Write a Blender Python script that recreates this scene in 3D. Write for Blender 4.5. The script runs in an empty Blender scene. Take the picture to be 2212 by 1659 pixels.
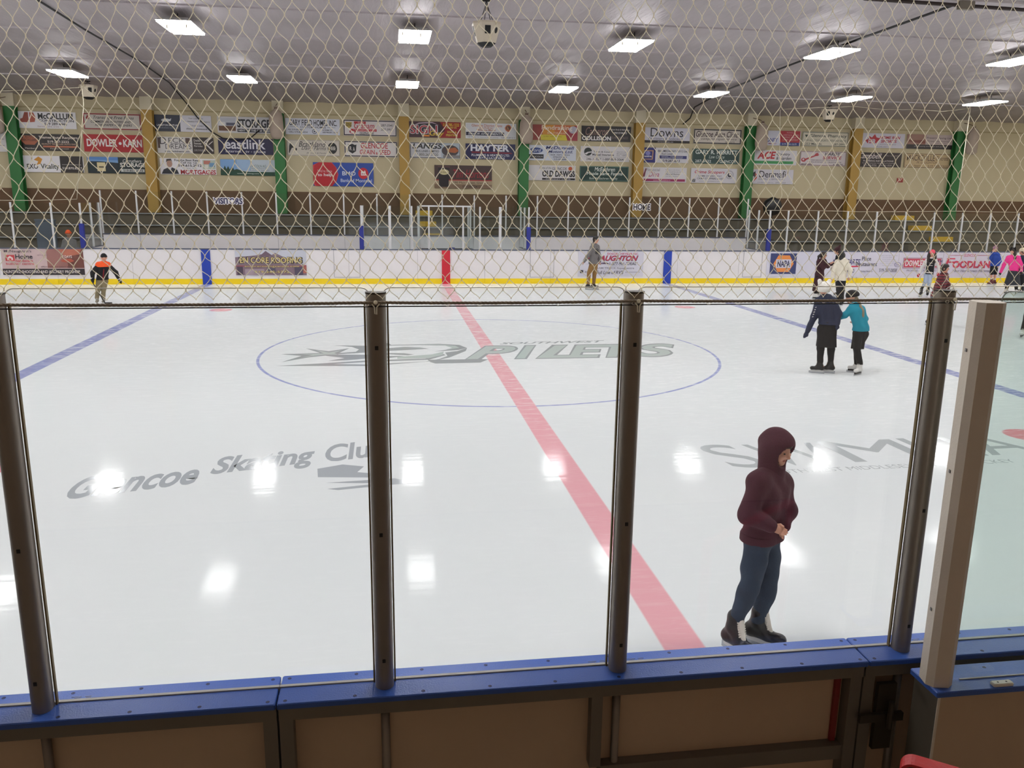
import bpy, math, random
import numpy as np
from mathutils import Vector, Matrix
random.seed(7); rng = np.random.default_rng(7)
SC = bpy.context.scene
COL = SC.collection

# ------------------------------------------------------------------ camera, world, exposure
cam_data = bpy.data.cameras.new('camera')
cam = bpy.data.objects.new('camera', cam_data); COL.objects.link(cam)
def cam_matrix(pos, yaw, pitch, roll):
    cy, sy, cp, sp = math.cos(yaw), math.sin(yaw), math.cos(pitch), math.sin(pitch)
    f = Vector((sy*cp, cy*cp, sp)); r = Vector((cy, -sy, 0)); u = r.cross(f)
    c, s = math.cos(roll), math.sin(roll)
    r2, u2 = c*r + s*u, c*u - s*r
    m = Matrix((r2, u2, -f)).transposed().to_4x4(); m.translation = pos
    return m
cam.matrix_world = cam_matrix(Vector((-2.002, -16.581, 3.079)), 0.1470, -0.2210, 0.0130)
cam_data.sensor_fit = 'HORIZONTAL'; cam_data.sensor_width = 36.0
cam_data.lens = 1786.98/2212*36.0
cam_data.clip_start = 0.05; cam_data.clip_end = 200
SC.camera = cam
world = bpy.data.worlds.new('world'); SC.world = world; world.use_nodes = True
world.node_tree.nodes['Background'].inputs[0].default_value = (0.55, 0.56, 0.6, 1)
world.node_tree.nodes['Background'].inputs[1].default_value = 0.02
vs = SC.view_settings
vs.view_transform = 'Standard'; vs.look = 'None'; vs.gamma = 1.0; vs.use_curve_mapping = False
vs.exposure = 0.10
try:
    SC.cycles.use_denoising = True
    SC.cycles.max_bounces = 8; SC.cycles.transparent_max_bounces = 24
    SC.cycles.sample_clamp_indirect = 4.0
except Exception: pass

# ------------------------------------------------------------------ helpers
def lin(c):
    return tuple(((v/255)/12.92 if v/255 <= .04045 else ((v/255+.055)/1.055)**2.4) for v in c)
_M = {}
def nodes_of(m):
    m.use_nodes = True
    return m.node_tree.nodes, m.node_tree.links
def mat(name, rgb, rough=.55, metal=0.0, noise=0.0, nscale=6.0, bump=0.0, bscale=40.0, spec=.5, emit=None):
    """procedural principled material; rgb is an sRGB triple 0..255; noise = value variation, bump = height"""
    if name in _M: return _M[name]
    m = bpy.data.materials.new(name); N, L = nodes_of(m); b = N['Principled BSDF']
    c = lin(rgb)
    b.inputs['Base Color'].default_value = (*c, 1); b.inputs['Roughness'].default_value = rough
    b.inputs['Metallic'].default_value = metal; b.inputs['Specular IOR Level'].default_value = spec
    if noise or bump: tc = N.new('ShaderNodeTexCoord')
    if noise:
        n = N.new('ShaderNodeTexNoise'); n.inputs['Scale'].default_value = nscale; n.inputs['Detail'].default_value = 4
        L.new(tc.outputs['Object'], n.inputs['Vector'])
        mx = N.new('ShaderNodeMix'); mx.data_type = 'RGBA'
        mx.inputs[6].default_value = (*[v*(1-noise) for v in c], 1); mx.inputs[7].default_value = (*[min(1, v*(1+noise)) for v in c], 1)
        L.new(n.outputs['Fac'], mx.inputs[0]); L.new(mx.outputs[2], b.inputs['Base Color'])
    if bump:
        n2 = N.new('ShaderNodeTexNoise'); n2.inputs['Scale'].default_value = bscale; n2.inputs['Detail'].default_value = 3
        L.new(tc.outputs['Object'], n2.inputs['Vector'])
        bp = N.new('ShaderNodeBump'); bp.inputs['Strength'].default_value = bump; bp.inputs['Distance'].default_value = .01
        L.new(n2.outputs['Fac'], bp.inputs['Height']); L.new(bp.outputs['Normal'], b.inputs['Normal'])
    if emit:
        b.inputs['Emission Color'].default_value = (1, .992, .985, 1); b.inputs['Emission Strength'].default_value = emit
    _M[name] = m; return m
def glass_mat(name, tint, rough=.02, refl=1.0):
    if name in _M: return _M[name]
    m = bpy.data.materials.new(name); N, L = nodes_of(m); N.clear()
    o = N.new('ShaderNodeOutputMaterial'); t = N.new('ShaderNodeBsdfTransparent'); g = N.new('ShaderNodeBsdfGlossy')
    t.inputs[0].default_value = (*tint, 1); g.inputs['Roughness'].default_value = rough
    g.inputs[0].default_value = (refl, refl, refl, 1)
    lw = N.new('ShaderNodeLayerWeight'); mx = N.new('ShaderNodeMixShader')     # Schlick, the same seen from either face
    pw = N.new('ShaderNodeMath'); pw.operation = 'POWER'; pw.inputs[1].default_value = 5; L.new(lw.outputs['Facing'], pw.inputs[0])
    fr = N.new('ShaderNodeMath'); fr.operation = 'MULTIPLY_ADD'; fr.inputs[1].default_value = .9; fr.inputs[2].default_value = .035; L.new(pw.outputs[0], fr.inputs[0])
    L.new(fr.outputs[0], mx.inputs[0]); L.new(t.outputs[0], mx.inputs[1]); L.new(g.outputs[0], mx.inputs[2])
    L.new(mx.outputs[0], o.inputs[0]); _M[name] = m; return m

class MB:
    """collects shapes and links them as ONE mesh object"""
    def __init__(s): s.v = []; s.f = []
    def add(s, verts, faces):
        k = len(s.v); s.v += [tuple(map(float, v)) for v in verts]; s.f += [tuple(i+k for i in f) for f in faces]; return s
    def box(s, x0, x1, y0, y1, z0, z1):
        v = [(x0,y0,z0),(x1,y0,z0),(x1,y1,z0),(x0,y1,z0),(x0,y0,z1),(x1,y0,z1),(x1,y1,z1),(x0,y1,z1)]
        return s.add(v, [(0,3,2,1),(4,5,6,7),(0,1,5,4),(1,2,6,5),(2,3,7,6),(3,0,4,7)])
    def bev(s, x0, x1, y0, y1, z0, z1, r):
        """box with chamfered vertical and top edges"""
        ring = lambda e, z: [(x0+e+r,y0+e,z),(x1-e-r,y0+e,z),(x1-e,y0+e+r,z),(x1-e,y1-e-r,z),(x1-e-r,y1-e,z),(x0+e+r,y1-e,z),(x0+e,y1-e-r,z),(x0+e,y0+e+r,z)]
        v = ring(0,z0)+ring(0,z1-r)+ring(r*.7,z1); f = [tuple(range(7,-1,-1)), tuple(range(16,24))]
        for k in (0,8):
            for i in range(8): f.append((k+i, k+(i+1)%8, k+8+(i+1)%8, k+8+i))
        return s.add(v, f)
    def tube(s, pts, r, n=6, caps=True, rs=None):
        pts = [Vector(p) for p in pts]; v = []; f = []; up = None
        for i, p in enumerate(pts):
            d = (pts[min(i+1,len(pts)-1)]-pts[max(i-1,0)]).normalized()
            if up is None: up = Vector((0,0,1)) if abs(d.z) < .9 else Vector((0,1,0))
            a = d.cross(up)
            if a.length < 1e-6: a = d.orthogonal()
            a.normalize(); b = a.cross(d).normalized(); up = b
            rr = rs[i] if rs else r
            for k in range(n):
                t = 2*math.pi*k/n; v.append(p + rr*(math.cos(t)*a + math.sin(t)*b))
        for i in range(len(pts)-1):
            for k in range(n): f.append((i*n+k, i*n+(k+1)%n, (i+1)*n+(k+1)%n, (i+1)*n+k))
        if caps: f.append(tuple(range(n-1,-1,-1))); f.append(tuple(range((len(pts)-1)*n, len(pts)*n)))
        return s.add(v, f)
    def lathe(s, prof, n=16, c=(0,0,0), sx=1, sy=1, rot=0):
        v = []; f = []
        for r, z in prof:
            for k in range(n):
                t = 2*math.pi*(k+rot)/n; v.append((c[0]+sx*r*math.cos(t), c[1]+sy*r*math.sin(t), c[2]+z))
        for i in range(len(prof)-1):
            for k in range(n): f.append((i*n+k, i*n+(k+1)%n, (i+1)*n+(k+1)%n, (i+1)*n+k))
        f.append(tuple(range(n-1,-1,-1))); f.append(tuple(range((len(prof)-1)*n, len(prof)*n)))
        return s.add(v, f)
    def prism(s, outline, axis, a, b):
        """outline of 2D points extruded along axis from a to b"""
        n = len(outline); P = {0: lambda p,t:(t,p[0],p[1]), 1: lambda p,t:(p[0],t,p[1]), 2: lambda p,t:(p[0],p[1],t)}[axis]
        v = [P(p,a) for p in outline]+[P(p,b) for p in outline]
        f = [tuple(range(n-1,-1,-1)), tuple(range(n,2*n))]+[(i,(i+1)%n,n+(i+1)%n,n+i) for i in range(n)]
        return s.add(v, f)
    def ball(s, c, r, n=10, sq=(1,1,1)):
        prof = [(max(1e-4,r*math.sin(math.pi*i/n)), -r*math.cos(math.pi*i/n)*sq[2]) for i in range(n+1)]
        return s.lathe(prof, n+4, c, sq[0], sq[1])
    def build(s, name, m, parent=None, smooth=False, mats=None):
        me = bpy.data.meshes.new(name); me.from_pydata(s.v, [], s.f); me.update()
        me.materials.append(m)
        if smooth: me.polygons.foreach_set('use_smooth', [True]*len(me.polygons))
        o = bpy.data.objects.new(name, me); COL.objects.link(o)
        if parent: o.parent = parent
        return o
def tag(o, label=None, cat=None, group=None, kind=None):
    if label: o['label'] = label
    if cat: o['category'] = cat
    if group: o['group'] = group
    if kind: o['kind'] = kind
    return o
def thing(name, label, cat, loc=(0,0,0), rz=0.0, group=None):
    o = bpy.data.objects.new(name, None); COL.objects.link(o); o.empty_display_size = .1
    o.location = loc; o.rotation_euler = (0,0,rz)
    return tag(o, label, cat, group)
def copy_tree(o, parent=None):
    c = o.copy(); COL.objects.link(c)
    if parent: c.parent = parent
    for ch in list(o.children): copy_tree(ch, c)
    return c
ORD = ['first','second','third','fourth','fifth','sixth','seventh','eighth','ninth','tenth','eleventh','twelfth',
       'thirteenth','fourteenth','fifteenth','sixteenth','seventeenth','eighteenth','nineteenth','twentieth','twenty-first','twenty-second','twenty-third']

# ------------------------------------------------------------------ ceiling lights: the light of the hall
def ceil_z(y): return 6.97 - .34*(min(abs(y),19)/18.4)**4
LX = [-11.72+5.19*k for k in range(-3, 9)]
LY = [12.1, 4.1, -3.9, -11.9]
m_lampw = mat('lamp housing white', (225,225,222), .4)
m_lampl = mat('lamp diffuser lit', (255,252,246), .5, emit=34.0)
def make_light():
    t = thing('ceiling_light', 'flat rectangular lamp under the ceiling', 'ceiling light')
    hb = MB()      # shallow tapered housing, wider at the bottom
    a, b, h = .37, .76, .10
    v = [(-a,-b,0),(a,-b,0),(a,b,0),(-a,b,0),(-a*.72,-b*.72,h),(a*.72,-b*.72,h),(a*.72,b*.72,h),(-a*.72,b*.72,h)]
    hb.add(v, [(4,5,6,7),(0,1,5,4),(1,2,6,5),(2,3,7,6),(3,0,4,7),(0,3,2,1)]); hb.build('housing', m_lampw, t)
    d = MB().box(-a+.02, a-.02, -b+.03, b-.03, -.035, -.002); d.build('diffuser', m_lampl, t)
    hg = MB()
    hg.tube([(0,-.3,.24),(0,-.3,.115),(0,.3,.115),(0,.3,.24)], .012, 6)
    hg.build('hanger', mat('black steel', (25,25,27), .5), t)
    return t
lamp0 = make_light(); used = False
for r, y in enumerate(LY):
    for k, x in enumerate(LX):
        o = lamp0 if not used else copy_tree(lamp0); used = True
        z = ceil_z(y)-.245
        o.location = (x, y, z)
        if r == 0 and 3 <= k <= 9: lab = 'lit white ceiling lamp of the far row, %s from the left' % ORD[k-3]
        elif r == 1 and 4 <= k <= 8: lab = 'lit white ceiling lamp of the nearer row, %s from the left' % ORD[k-4]
        else: lab = 'lit white ceiling lamp beyond the edge of the picture'
        tag(o, lab, 'ceiling light', 'ceiling lights over the ice')
# ------------------------------------------------------------------ ice sheet with its painted lines
def ice_material():
    m = bpy.data.materials.new('ice'); N, L = nodes_of(m); b = N['Principled BSDF']
    tc = N.new('ShaderNodeTexCoord'); sp = N.new('ShaderNodeSeparateXYZ'); L.new(tc.outputs['Object'], sp.inputs[0])
    def M(op, a, b_=None, c=None):
        n = N.new('ShaderNodeMath'); n.operation = op
        for i, v in enumerate((a, b_, c)):
            if v is None: continue
            if isinstance(v, (int, float)): n.inputs[i].default_value = v
            else: L.new(v, n.inputs[i])
        return n.outputs[0]
    def band(d, w, soft):        # 1 inside |d|<w
        n = N.new('ShaderNodeMapRange'); n.interpolation_type = 'SMOOTHSTEP'
        n.inputs[1].default_value = w-soft; n.inputs[2].default_value = w+soft; n.inputs[3].default_value = 1; n.inputs[4].default_value = 0
        L.new(d, n.inputs[0]); return n.outputs[0]
    x, y = sp.outputs[0], sp.outputs[1]
    ax = M('ABSOLUTE', x)
    red = band(ax, .15, .012)
    blue = band(M('ABSOLUTE', M('SUBTRACT', ax, 8.34)), .15, .012)
    rad = M('SQRT', M('ADD', M('MULTIPLY', x, x), M('MULTIPLY', y, y)))
    ring = band(M('ABSOLUTE', M('SUBTRACT', rad, 4.57)), .028, .01)
    dx, dy = M('SUBTRACT', M('ABSOLUTE', x), 6.6), M('SUBTRACT', M('ABSOLUTE', y), 6.8)
    dot = band(M('SQRT', M('ADD', M('MULTIPLY', dx, dx), M('MULTIPLY', dy, dy))), .3, .02)
    # worn whitish skate scratches
    mp = N.new('ShaderNodeMapping'); mp.inputs['Scale'].default_value = (1.1, 6, 1); L.new(tc.outputs['Object'], mp.inputs[0])
    n1 = N.new('ShaderNodeTexNoise'); n1.inputs['Scale'].default_value = 1.6; n1.inputs['Detail'].default_value = 8; n1.inputs['Distortion'].default_value = .6
    L.new(mp.outputs[0], n1.inputs['Vector'])
    scr = N.new('ShaderNodeMapRange'); scr.inputs[1].default_value = .54; scr.inputs[2].default_value = .66; L.new(n1.outputs['Fac'], scr.inputs[0])
    n2 = N.new('ShaderNodeTexNoise'); n2.inputs['Scale'].default_value = .22; n2.inputs['Detail'].default_value = 3; L.new(tc.outputs['Object'], n2.inputs['Vector'])
    def mix(f, a, c):
        n = N.new('ShaderNodeMix'); n.data_type = 'RGBA'
        L.new(f, n.inputs[0])
        for i, v in ((6, a), (7, c)):
            if isinstance(v, tuple): n.inputs[i].default_value = (*v, 1)
            else: L.new(v, n.inputs[i])
        return n.outputs[2]
    wear = N.new('ShaderNodeMapRange'); wear.inputs[1].default_value = -7; wear.inputs[2].default_value = 0; wear.inputs[3].default_value = .10; L.new(M('ADD', y, M('MULTIPLY', x, .35)), wear.inputs[0])
    col = mix(n2.outputs['Fac'], lin((220,225,227)), lin((233,236,237)))
    col = mix(ring, col, lin((150,158,206)))
    col = mix(blue, col, lin((146,152,196)))
    col = mix(red, col, lin((228,170,178)))
    col = mix(dot, col, lin((226,150,158)))
    col = mix(M('MULTIPLY', M('MULTIPLY', scr.outputs[0], .55), wear.outputs[0]), col, lin((236,240,241)))
    mp3 = N.new('ShaderNodeMapping'); mp3.inputs['Scale'].default_value = (.9, 5, 1); mp3.inputs['Rotation'].default_value = (0,0,.5); L.new(tc.outputs['Object'], mp3.inputs[0])
    n4 = N.new('ShaderNodeTexNoise'); n4.inputs['Scale'].default_value = 4.5; n4.inputs['Detail'].default_value = 6; n4.inputs['Distortion'].default_value = 1.2; L.new(mp3.outputs[0], n4.inputs['Vector'])
    s2 = N.new('ShaderNodeMapRange'); s2.inputs[1].default_value = .53; s2.inputs[2].default_value = .66; L.new(n4.outputs['Fac'], s2.inputs[0])
    col = mix(M('MULTIPLY', M('MULTIPLY', s2.outputs[0], .7), wear.outputs[0]), col, lin((250,251,252)))
    L.new(col, b.inputs['Base Color'])
    rr = N.new('ShaderNodeMapRange'); rr.inputs[3].default_value = .045; rr.inputs[4].default_value = .10; L.new(n1.outputs['Fac'], rr.inputs[0])
    L.new(rr.outputs[0], b.inputs['Roughness'])
    b.inputs['IOR'].default_value = 1.31; b.inputs['Specular IOR Level'].default_value = .032
    mp2 = N.new('ShaderNodeMapping'); mp2.inputs['Scale'].default_value = (.7, 7, 1); L.new(tc.outputs['Object'], mp2.inputs[0])
    n3 = N.new('ShaderNodeTexNoise'); n3.inputs['Scale'].default_value = 1.5; n3.inputs['Detail'].default_value = 5; L.new(mp2.outputs[0], n3.inputs['Vector'])
    bp = N.new('ShaderNodeBump'); bp.inputs['Strength'].default_value = .25; bp.inputs['Distance'].default_value = .004
    L.new(n3.outputs['Fac'], bp.inputs['Height']); L.new(bp.outputs['Normal'], b.inputs['Normal'])
    return m
m_ice = ice_material()
tag(MB().box(-31, 31, -13.56, 13.70, -.06, 0).build('floor_ice', m_ice), 'white ice sheet with red and blue lines', kind='structure')
m_conc = mat('grey concrete', (118,108,96), .8, noise=.15, nscale=2, bump=.2)
tag(MB().box(-31, 31, -18.6, -13.56, -.08, -.01).build('floor_walkway', m_conc), kind='structure')
tag(MB().box(-31, 31, 13.70, 18.6, -.08, -.01).build('floor_stands', m_conc), kind='structure')

# ------------------------------------------------------------------ walls
m_cream = mat('cream painted wall', (194,181,148), .7, noise=.05, nscale=.6)
m_brown = mat('brown painted wall', (100,74,50), .7, noise=.10, nscale=1.5)
m_dark = mat('brown lobby wall', (150,130,108), .8)
w = MB().box(-31, 31, 18.4, 18.6, 3.22, 6.8).build('wall_far', m_cream); tag(w, kind='structure')
w = MB().box(-31, 31, 18.405, 18.6, 0, 3.22).build('wall_far_base', m_brown); tag(w, kind='structure')
w = MB().box(-31, 31, 18.37, 18.4, 6.18, 6.23).build('trim_1', mat('cream ledge', (168,154,118), .7)); tag(w, kind='structure')
w = MB().box(-31, 31, 18.385, 18.4, 6.23, 6.7).build('trim_2', m_cream); tag(w, kind='structure')
tag(MB().box(-31.2, -31, -18.6, 18.6, 0, 7.5).build('wall_left', m_cream), kind='structure')
tag(MB().box(31, 31.2, -18.6, 18.6, 0, 7.5).build('wall_right', m_cream), kind='structure')
tag(MB().box(-31, 31, -18.8, -18.6, 0, 7.5).build('wall_near', m_dark), kind='structure')

# ------------------------------------------------------------------ ceiling: foil insulation sheets, sagging folds, lapped seams
def foil():
    m = bpy.data.materials.new('foil insulation'); N, L = nodes_of(m); b = N['Principled BSDF']
    b.inputs['Metallic'].default_value = .62; b.inputs['Roughness'].default_value = .44
    tc = N.new('ShaderNodeTexCoord')
    n = N.new('ShaderNodeTexNoise'); n.inputs['Scale'].default_value = .5; n.inputs['Detail'].default_value = 5; L.new(tc.outputs['Object'], n.inputs['Vector'])
    r = N.new('ShaderNodeMix'); r.data_type = 'RGBA'; r.inputs[6].default_value = (*lin((160,153,156)),1); r.inputs[7].default_value = (*lin((198,190,194)),1)
    L.new(n.outputs['Fac'], r.inputs[0]); L.new(r.outputs[2], b.inputs['Base Color'])
    mp = N.new('ShaderNodeMapping'); mp.inputs['Scale'].default_value = (3.4, .42, 1); mp.inputs['Rotation'].default_value = (0,0,.06)
    L.new(tc.outputs['Object'], mp.inputs[0])
    n2 = N.new('ShaderNodeTexNoise'); n2.inputs['Scale'].default_value = 1.5; n2.inputs['Detail'].default_value = 9; n2.inputs['Roughness'].default_value = .62; n2.inputs['Distortion'].default_value = .8
    L.new(mp.outputs[0], n2.inputs['Vector'])
    bp = N.new('ShaderNodeBump'); bp.inputs['Strength'].default_value = .8; bp.inputs['Distance'].default_value = .10
    L.new(n2.outputs['Fac'], bp.inputs['Height']); L.new(bp.outputs['Normal'], b.inputs['Normal'])
    return m
def ceiling():
    X = np.linspace(-31, 31, 421); seams = [-18.7,-15.0,-11.4,-7.8,-4.2,-.6,3.0,6.4,8.6,10.9,14.2,18.7]
    rows_ = []
    for a, q in zip(seams[:-1], seams[1:]):
        n = int((q-a)/.17)
        rows_ += [(a+.004+(q-a-.008)*k/n, k/n) for k in range(n+1)]
    v = []
    for y, u in rows_:
        e = math.sin(math.pi*u)**.5 if 0 < u < 1 else 0
        cz_ = ceil_z(y)-.016+.034*u
        fold = e*(.026*np.sin(2.1*X+.35*y+1.3*np.sin(.3*y+.3*X))+.017*np.sin(6.1*X-.5*y+2*np.sin(.9*X))+.009*np.sin(12.7*X+.9*y+3*np.sin(1.3*X-.4*y)))
        v += [(x, y, z) for x, z in zip(X.tolist(), (cz_+fold).tolist())]
    nx = len(X); f = [(j*nx+i, (j+1)*nx+i, (j+1)*nx+i+1, j*nx+i+1) for j in range(len(rows_)-1) for i in range(nx-1)]
    o = MB().add(v, f).build('ceiling', foil()); tag(o, kind='structure')
ceiling()
tag(MB().box(-31.2,31.2,-18.8,18.8,7.8,7.9).build('ceiling_deck', m_dark), kind='structure')

# ------------------------------------------------------------------ wall columns
m_green = mat('green paint', (38,108,50), .5); m_ochre = mat('ochre paint', (170,134,60), .55); m_pale = mat('pale column top', (206,196,170), .6)
for k in range(-1, 10):
    x = -15.95+4.865*k; green = k % 2 == 0
    side = 'green' if green else 'ochre'
    n = k//2
    if k < 0 or k > 8: lab = 'ochre wall column beyond the edge of the picture'
    else: lab = '%s steel wall column, %s %s one from the left' % (side, ORD[n], side)
    t = thing('wall_column', lab, 'column', (x, 18.4, 0), 0, 'columns along the far wall')
    w_ = .20
    s = MB(); s.prism([(-w_,-.34),(w_,-.34),(w_,-.28),(.03,-.28),(.03,-.06),(w_,-.06),(w_,0),(-w_,0),(-w_,-.06),(-.03,-.06),(-.03,-.28),(-w_,-.28)], 2, 2.36, 6.19)
    s.build('shaft', m_green if green else m_ochre, t)
    MB().box(-w_-.01, w_+.01, -.35, 0, 6.19, 6.72).build('head', m_pale, t)

# ------------------------------------------------------------------ far dasher boards
m_white = mat('white board plastic', (233,229,231), .35, noise=.02, nscale=1)
m_red = mat('red board plastic', (196,30,50), .4); m_blue = mat('blue board plastic', (30,62,168), .4)
m_yel = mat('yellow kick plate', (238,206,8), .4, noise=.05, nscale=3); m_rail = mat('grey cap rail', (70,76,96), .4)
m_seam = mat('grey seam line', (150,148,152), .6); m_blk = mat('black rubber', (22,22,24), .6)  # plain grey for seams, gate outlines and the frames behind the panels
HB = 1.225
edges = [-30.3+2.44*k for k in range(25)]
secs = []
for a, b in zip(edges[:-1], edges[1:]): secs.append((a, b))
n_in = 0
for a, b in secs:
    vis = b > -15.3 and a < 22.8
    lab = 'white far board section, %s from the left' % ORD[n_in] if vis else 'white far board section beyond the edge of the picture'
    n_in += vis
    t = thing('dasher_board', lab, 'rink board', ((a+b)/2, 13.68, 0), 0, 'far rink boards')
    h = (b-a)/2; p = MB(); cuts = [-h]
    MB().box(-h+.004, h-.004, 0, .02, .19, HB-.02).build('panel', m_white, t)
    MB().box(-h+.002, h-.002, -.014, .02, 0, .19).build('kick_plate', m_yel, t)
    MB().bev(-h, h, -.012, .12, HB-.02, HB+.012, .006).build('cap_rail', m_rail, t)
    MB().box(-h, h, .021, .11, 0, HB-.03).build('frame', m_seam, t)
for x, m, c in ((0, m_red, 'red'), (-8.34, m_blue, 'blue'), (8.34, m_blue, 'blue')):
    lab = {0: 'red centre line stripe running up the far boards', -8.34: 'blue line stripe on the far boards left of the red stripe', 8.34: 'blue line stripe on the far boards right of the red stripe'}[x]
    tag(MB().box(x-.15, x+.15, 13.64, 13.664, 0, HB-.022).build('line_stripe', m), lab, 'board stripe')
for i, (x0, x1) in enumerate(((-3.98, -3.08), (3.1, 3.98), (11.35, 12.1))):
    tag(MB().box(x0-.008, x0+.008, 13.66, 13.6655, .24, HB-.02).box(x1-.008, x1+.008, 13.66, 13.6655, .24, HB-.02).box(x0, x1, 13.66, 13.6655, .235, .25).build('gate_outline', m_seam),
        'thin outline of the bench gate, %s from the left on the far boards' % ORD[i], 'board gate')

# ------------------------------------------------------------------ players' bench wall and glass behind the far boards
m_white2 = mat('white bench wall', (214,211,213), .5)
m_alu = mat('white aluminium post', (206,206,208), .35, .15); m_pad = mat('blue post pad', (26,38,128), .5)
m_glassf = glass_mat('far glass', (.93,.955,.95)); m_gedge = mat('green glass edge', (120,158,150), .25)
tag(MB().box(-12.27, 12.27, 15.66, 15.76, 0, 1.62).build('trim_3', m_white2), 'white wall behind the players benches', kind='structure')
tag(MB().box(-12.27, 12.27, 15.64, 15.78, 1.62, 1.65).build('trim_4', m_rail), kind='structure')
for i in range(10):
    x = -11+2.44*i
    MB().box(x-.006, x+.006, 15.655, 15.66, .1, 1.61).build('trim_%d' % (10+i), m_seam)['kind'] = 'structure'
def post(x, y, z0, z1, label, group, pad=0, w=.045):
    t = thing('glass_post', label, 'post', (x, y, z0), 0, group)
    MB().bev(-w/2, w/2, -.03, .03, 0, z1-z0, .006).build('shaft', m_alu, t)
    if pad: MB().bev(-.075, .075, -.075, .06, 0, pad, .02).build('pad', m_pad, t)
    return t
def pane(x0, x1, y, z0, z1, label, group, m=m_glassf, th=.012, i0=.03, i1=.03):
    r = .05; x0 += i0-.012; x1 -= i1-.012; o = [(x0+.012,z0),(x1-.012,z0)]
    for k in range(5): o.append((x1-.012-r+r*math.cos(k*math.pi/8), z1-r+r*math.sin(k*math.pi/8)))
    for k in range(5): o.append((x0+.012+r-r*math.sin(k*math.pi/8), z1-r+r*math.cos(k*math.pi/8)))
    ob = MB().prism(o, 1, y-th/2, y+th/2).build('shield_glass', m)
    return tag(ob, label, 'glass pane', group)
G1, G2 = 'tall posts behind the players benches', 'tall glass behind the players benches'
bx = [-12.27+1.227*k for k in range(21)]
for k, x in enumerate(bx): post(x, 15.71, 1.65, 3.17, 'slim white post on the bench back wall, %s from the left' % ORD[k], G1, w=.05)
for k in range(20): pane(bx[k], bx[k+1], 15.71, 1.65, 3.14, 'clear tall pane above the bench back wall, %s from the left' % ORD[k], G2)
# left and right runs on the boards
lx = [-15.75,-14.5,-13.25,-12.33]; rx = [12.33]+[13.06+1.215*k for k in range(9)]
for k, x in enumerate(lx): post(x, 13.76, HB+.0125, 2.74, 'white post on the far boards left of the benches, %s from the left' % ORD[k], 'posts on the far boards', pad=.82 if k == 3 else 0, w=.055)
for k, x in enumerate(rx): post(x, 13.76, HB+.0125, 2.74, 'white post on the far boards right of the benches, %s from the left' % ORD[k], 'posts on the far boards', pad=.82 if k == 0 else 0, w=.055)
for k in range(3): pane(lx[k], lx[k+1], 13.76, HB+.013, 2.72, 'clear pane on the far boards left of the benches, %s from the left' % ORD[k], 'panes on the far boards', i1=.08 if k == 2 else .03)
for k in range(9): pane(rx[k], rx[k+1], 13.76, HB+.013, 2.72, 'clear pane on the far boards right of the benches, %s from the left' % ORD[k], 'panes on the far boards', i0=.08 if k == 0 else .03)
# middle penalty and timekeeper box
mx_ = [-2.99,-1.99,-1.21,-.60,.63,1.24,1.98,3.03]
for k, x in enumerate(mx_):
    post(x, 13.76, HB+.0125, 2.76, 'white post at the front of the middle glass box, %s from the left' % ORD[k], 'posts of the middle box', pad=.82 if k in (0,7) else 0, w=.095 if k in (1,6) else .055)
for k in range(7): pane(mx_[k], mx_[k+1], 13.76, HB+.013, 2.74, 'greenish pane at the front of the middle glass box, %s from the left' % ORD[k], 'panes of the middle box', i0=.08 if k == 0 else .055, i1=.08 if k == 6 else .055)
def side_glass(x, label, y0=13.86, y1=15.655, z1=2.74, posts=1):
    t = thing('glass_partition', label, 'glass partition', (x, y0, HB), 0, 'cross partitions of the benches')
    for q in range(2):
        ya, yb = (y1-y0)*q/2, (y1-y0)*(q+1)/2
        MB().box(-.006, .006, ya+.02, yb-.02, 0, z1-HB).build('pane', m_glassf, t)
        MB().box(-.007, .007, yb-.022, yb-.01, 0, z1-HB).build('glass_edge', m_gedge, t)
        MB().bev(-.03, .03, yb-.03 if q else yb-.025, yb+.03 if not q else yb, 0, z1-HB, .006).build('post', m_alu, t)
    MB().box(-.05, .05, -.03, y1-y0, -.02, 0).build('sill', m_rail, t)
    MB().box(-.045, .045, 0, y1-y0, -HB+.005, -.02).build('panel', m_white2, t)
side_glass(-12.33, 'glass cross partition at the left end of the left bench')
side_glass(12.33, 'glass cross partition at the right end of the right bench')
side_glass(-2.99, 'glass cross partition at the left end of the middle box')
side_glass(3.03, 'glass cross partition at the right end of the middle box')
side_glass(-.92, 'glass cross partition on the left side of the timekeeper booth')
side_glass(.99, 'glass cross partition on the right side of the timekeeper booth')
t = thing('booth_frame', 'white frame over the front of the timekeeper booth', 'frame', (0,13.9,2.74))
MB().box(-.92, .99, -.04, .02, .0, .05).build('top_rail', m_alu, t)
MB().box(-.92, -.89, 0, 1.7, .0, .035).build('side_rail', m_gedge, t); MB().box(.96, .99, 0, 1.7, .0, .035).build('side_rail', m_gedge, t)
t = thing('scorer_table', 'dark table with a blue edge inside the timekeeper booth', 'table', (0,14.0,0))
MB().box(-.85, .93, 0, .45, 1.2, 1.235).build('table_top', m_blk, t)
for q in (-.8, .85): MB().box(q-.02, q+.02, .38, .42, 0, 1.2).build('leg', m_alu, t)
MB().box(.14,.34,-.06,.06,1.236,1.29).build('blue_box', m_pad, t)

# bench seats inside the players' areas
for x0, x1, s in ((-12.1,-3.2,'left'), (3.2,12.1,'right')):
    t = thing('player_bench', 'long players bench in front of the white wall, %s one' % s, 'bench', ((x0+x1)/2, 15.4, 0)); h = (x1-x0)/2
    MB().box(-h, h, -.15, .15, .45, .5).build('seat', mat('bench plank', (120,96,66), .6), t)
    for q in range(5): MB().box(-h+.3+q*(2*h-.6)/4-.02, -h+.3+q*(2*h-.6)/4+.02, -.12, .12, 0, .45).build('leg', m_alu, t)

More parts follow.
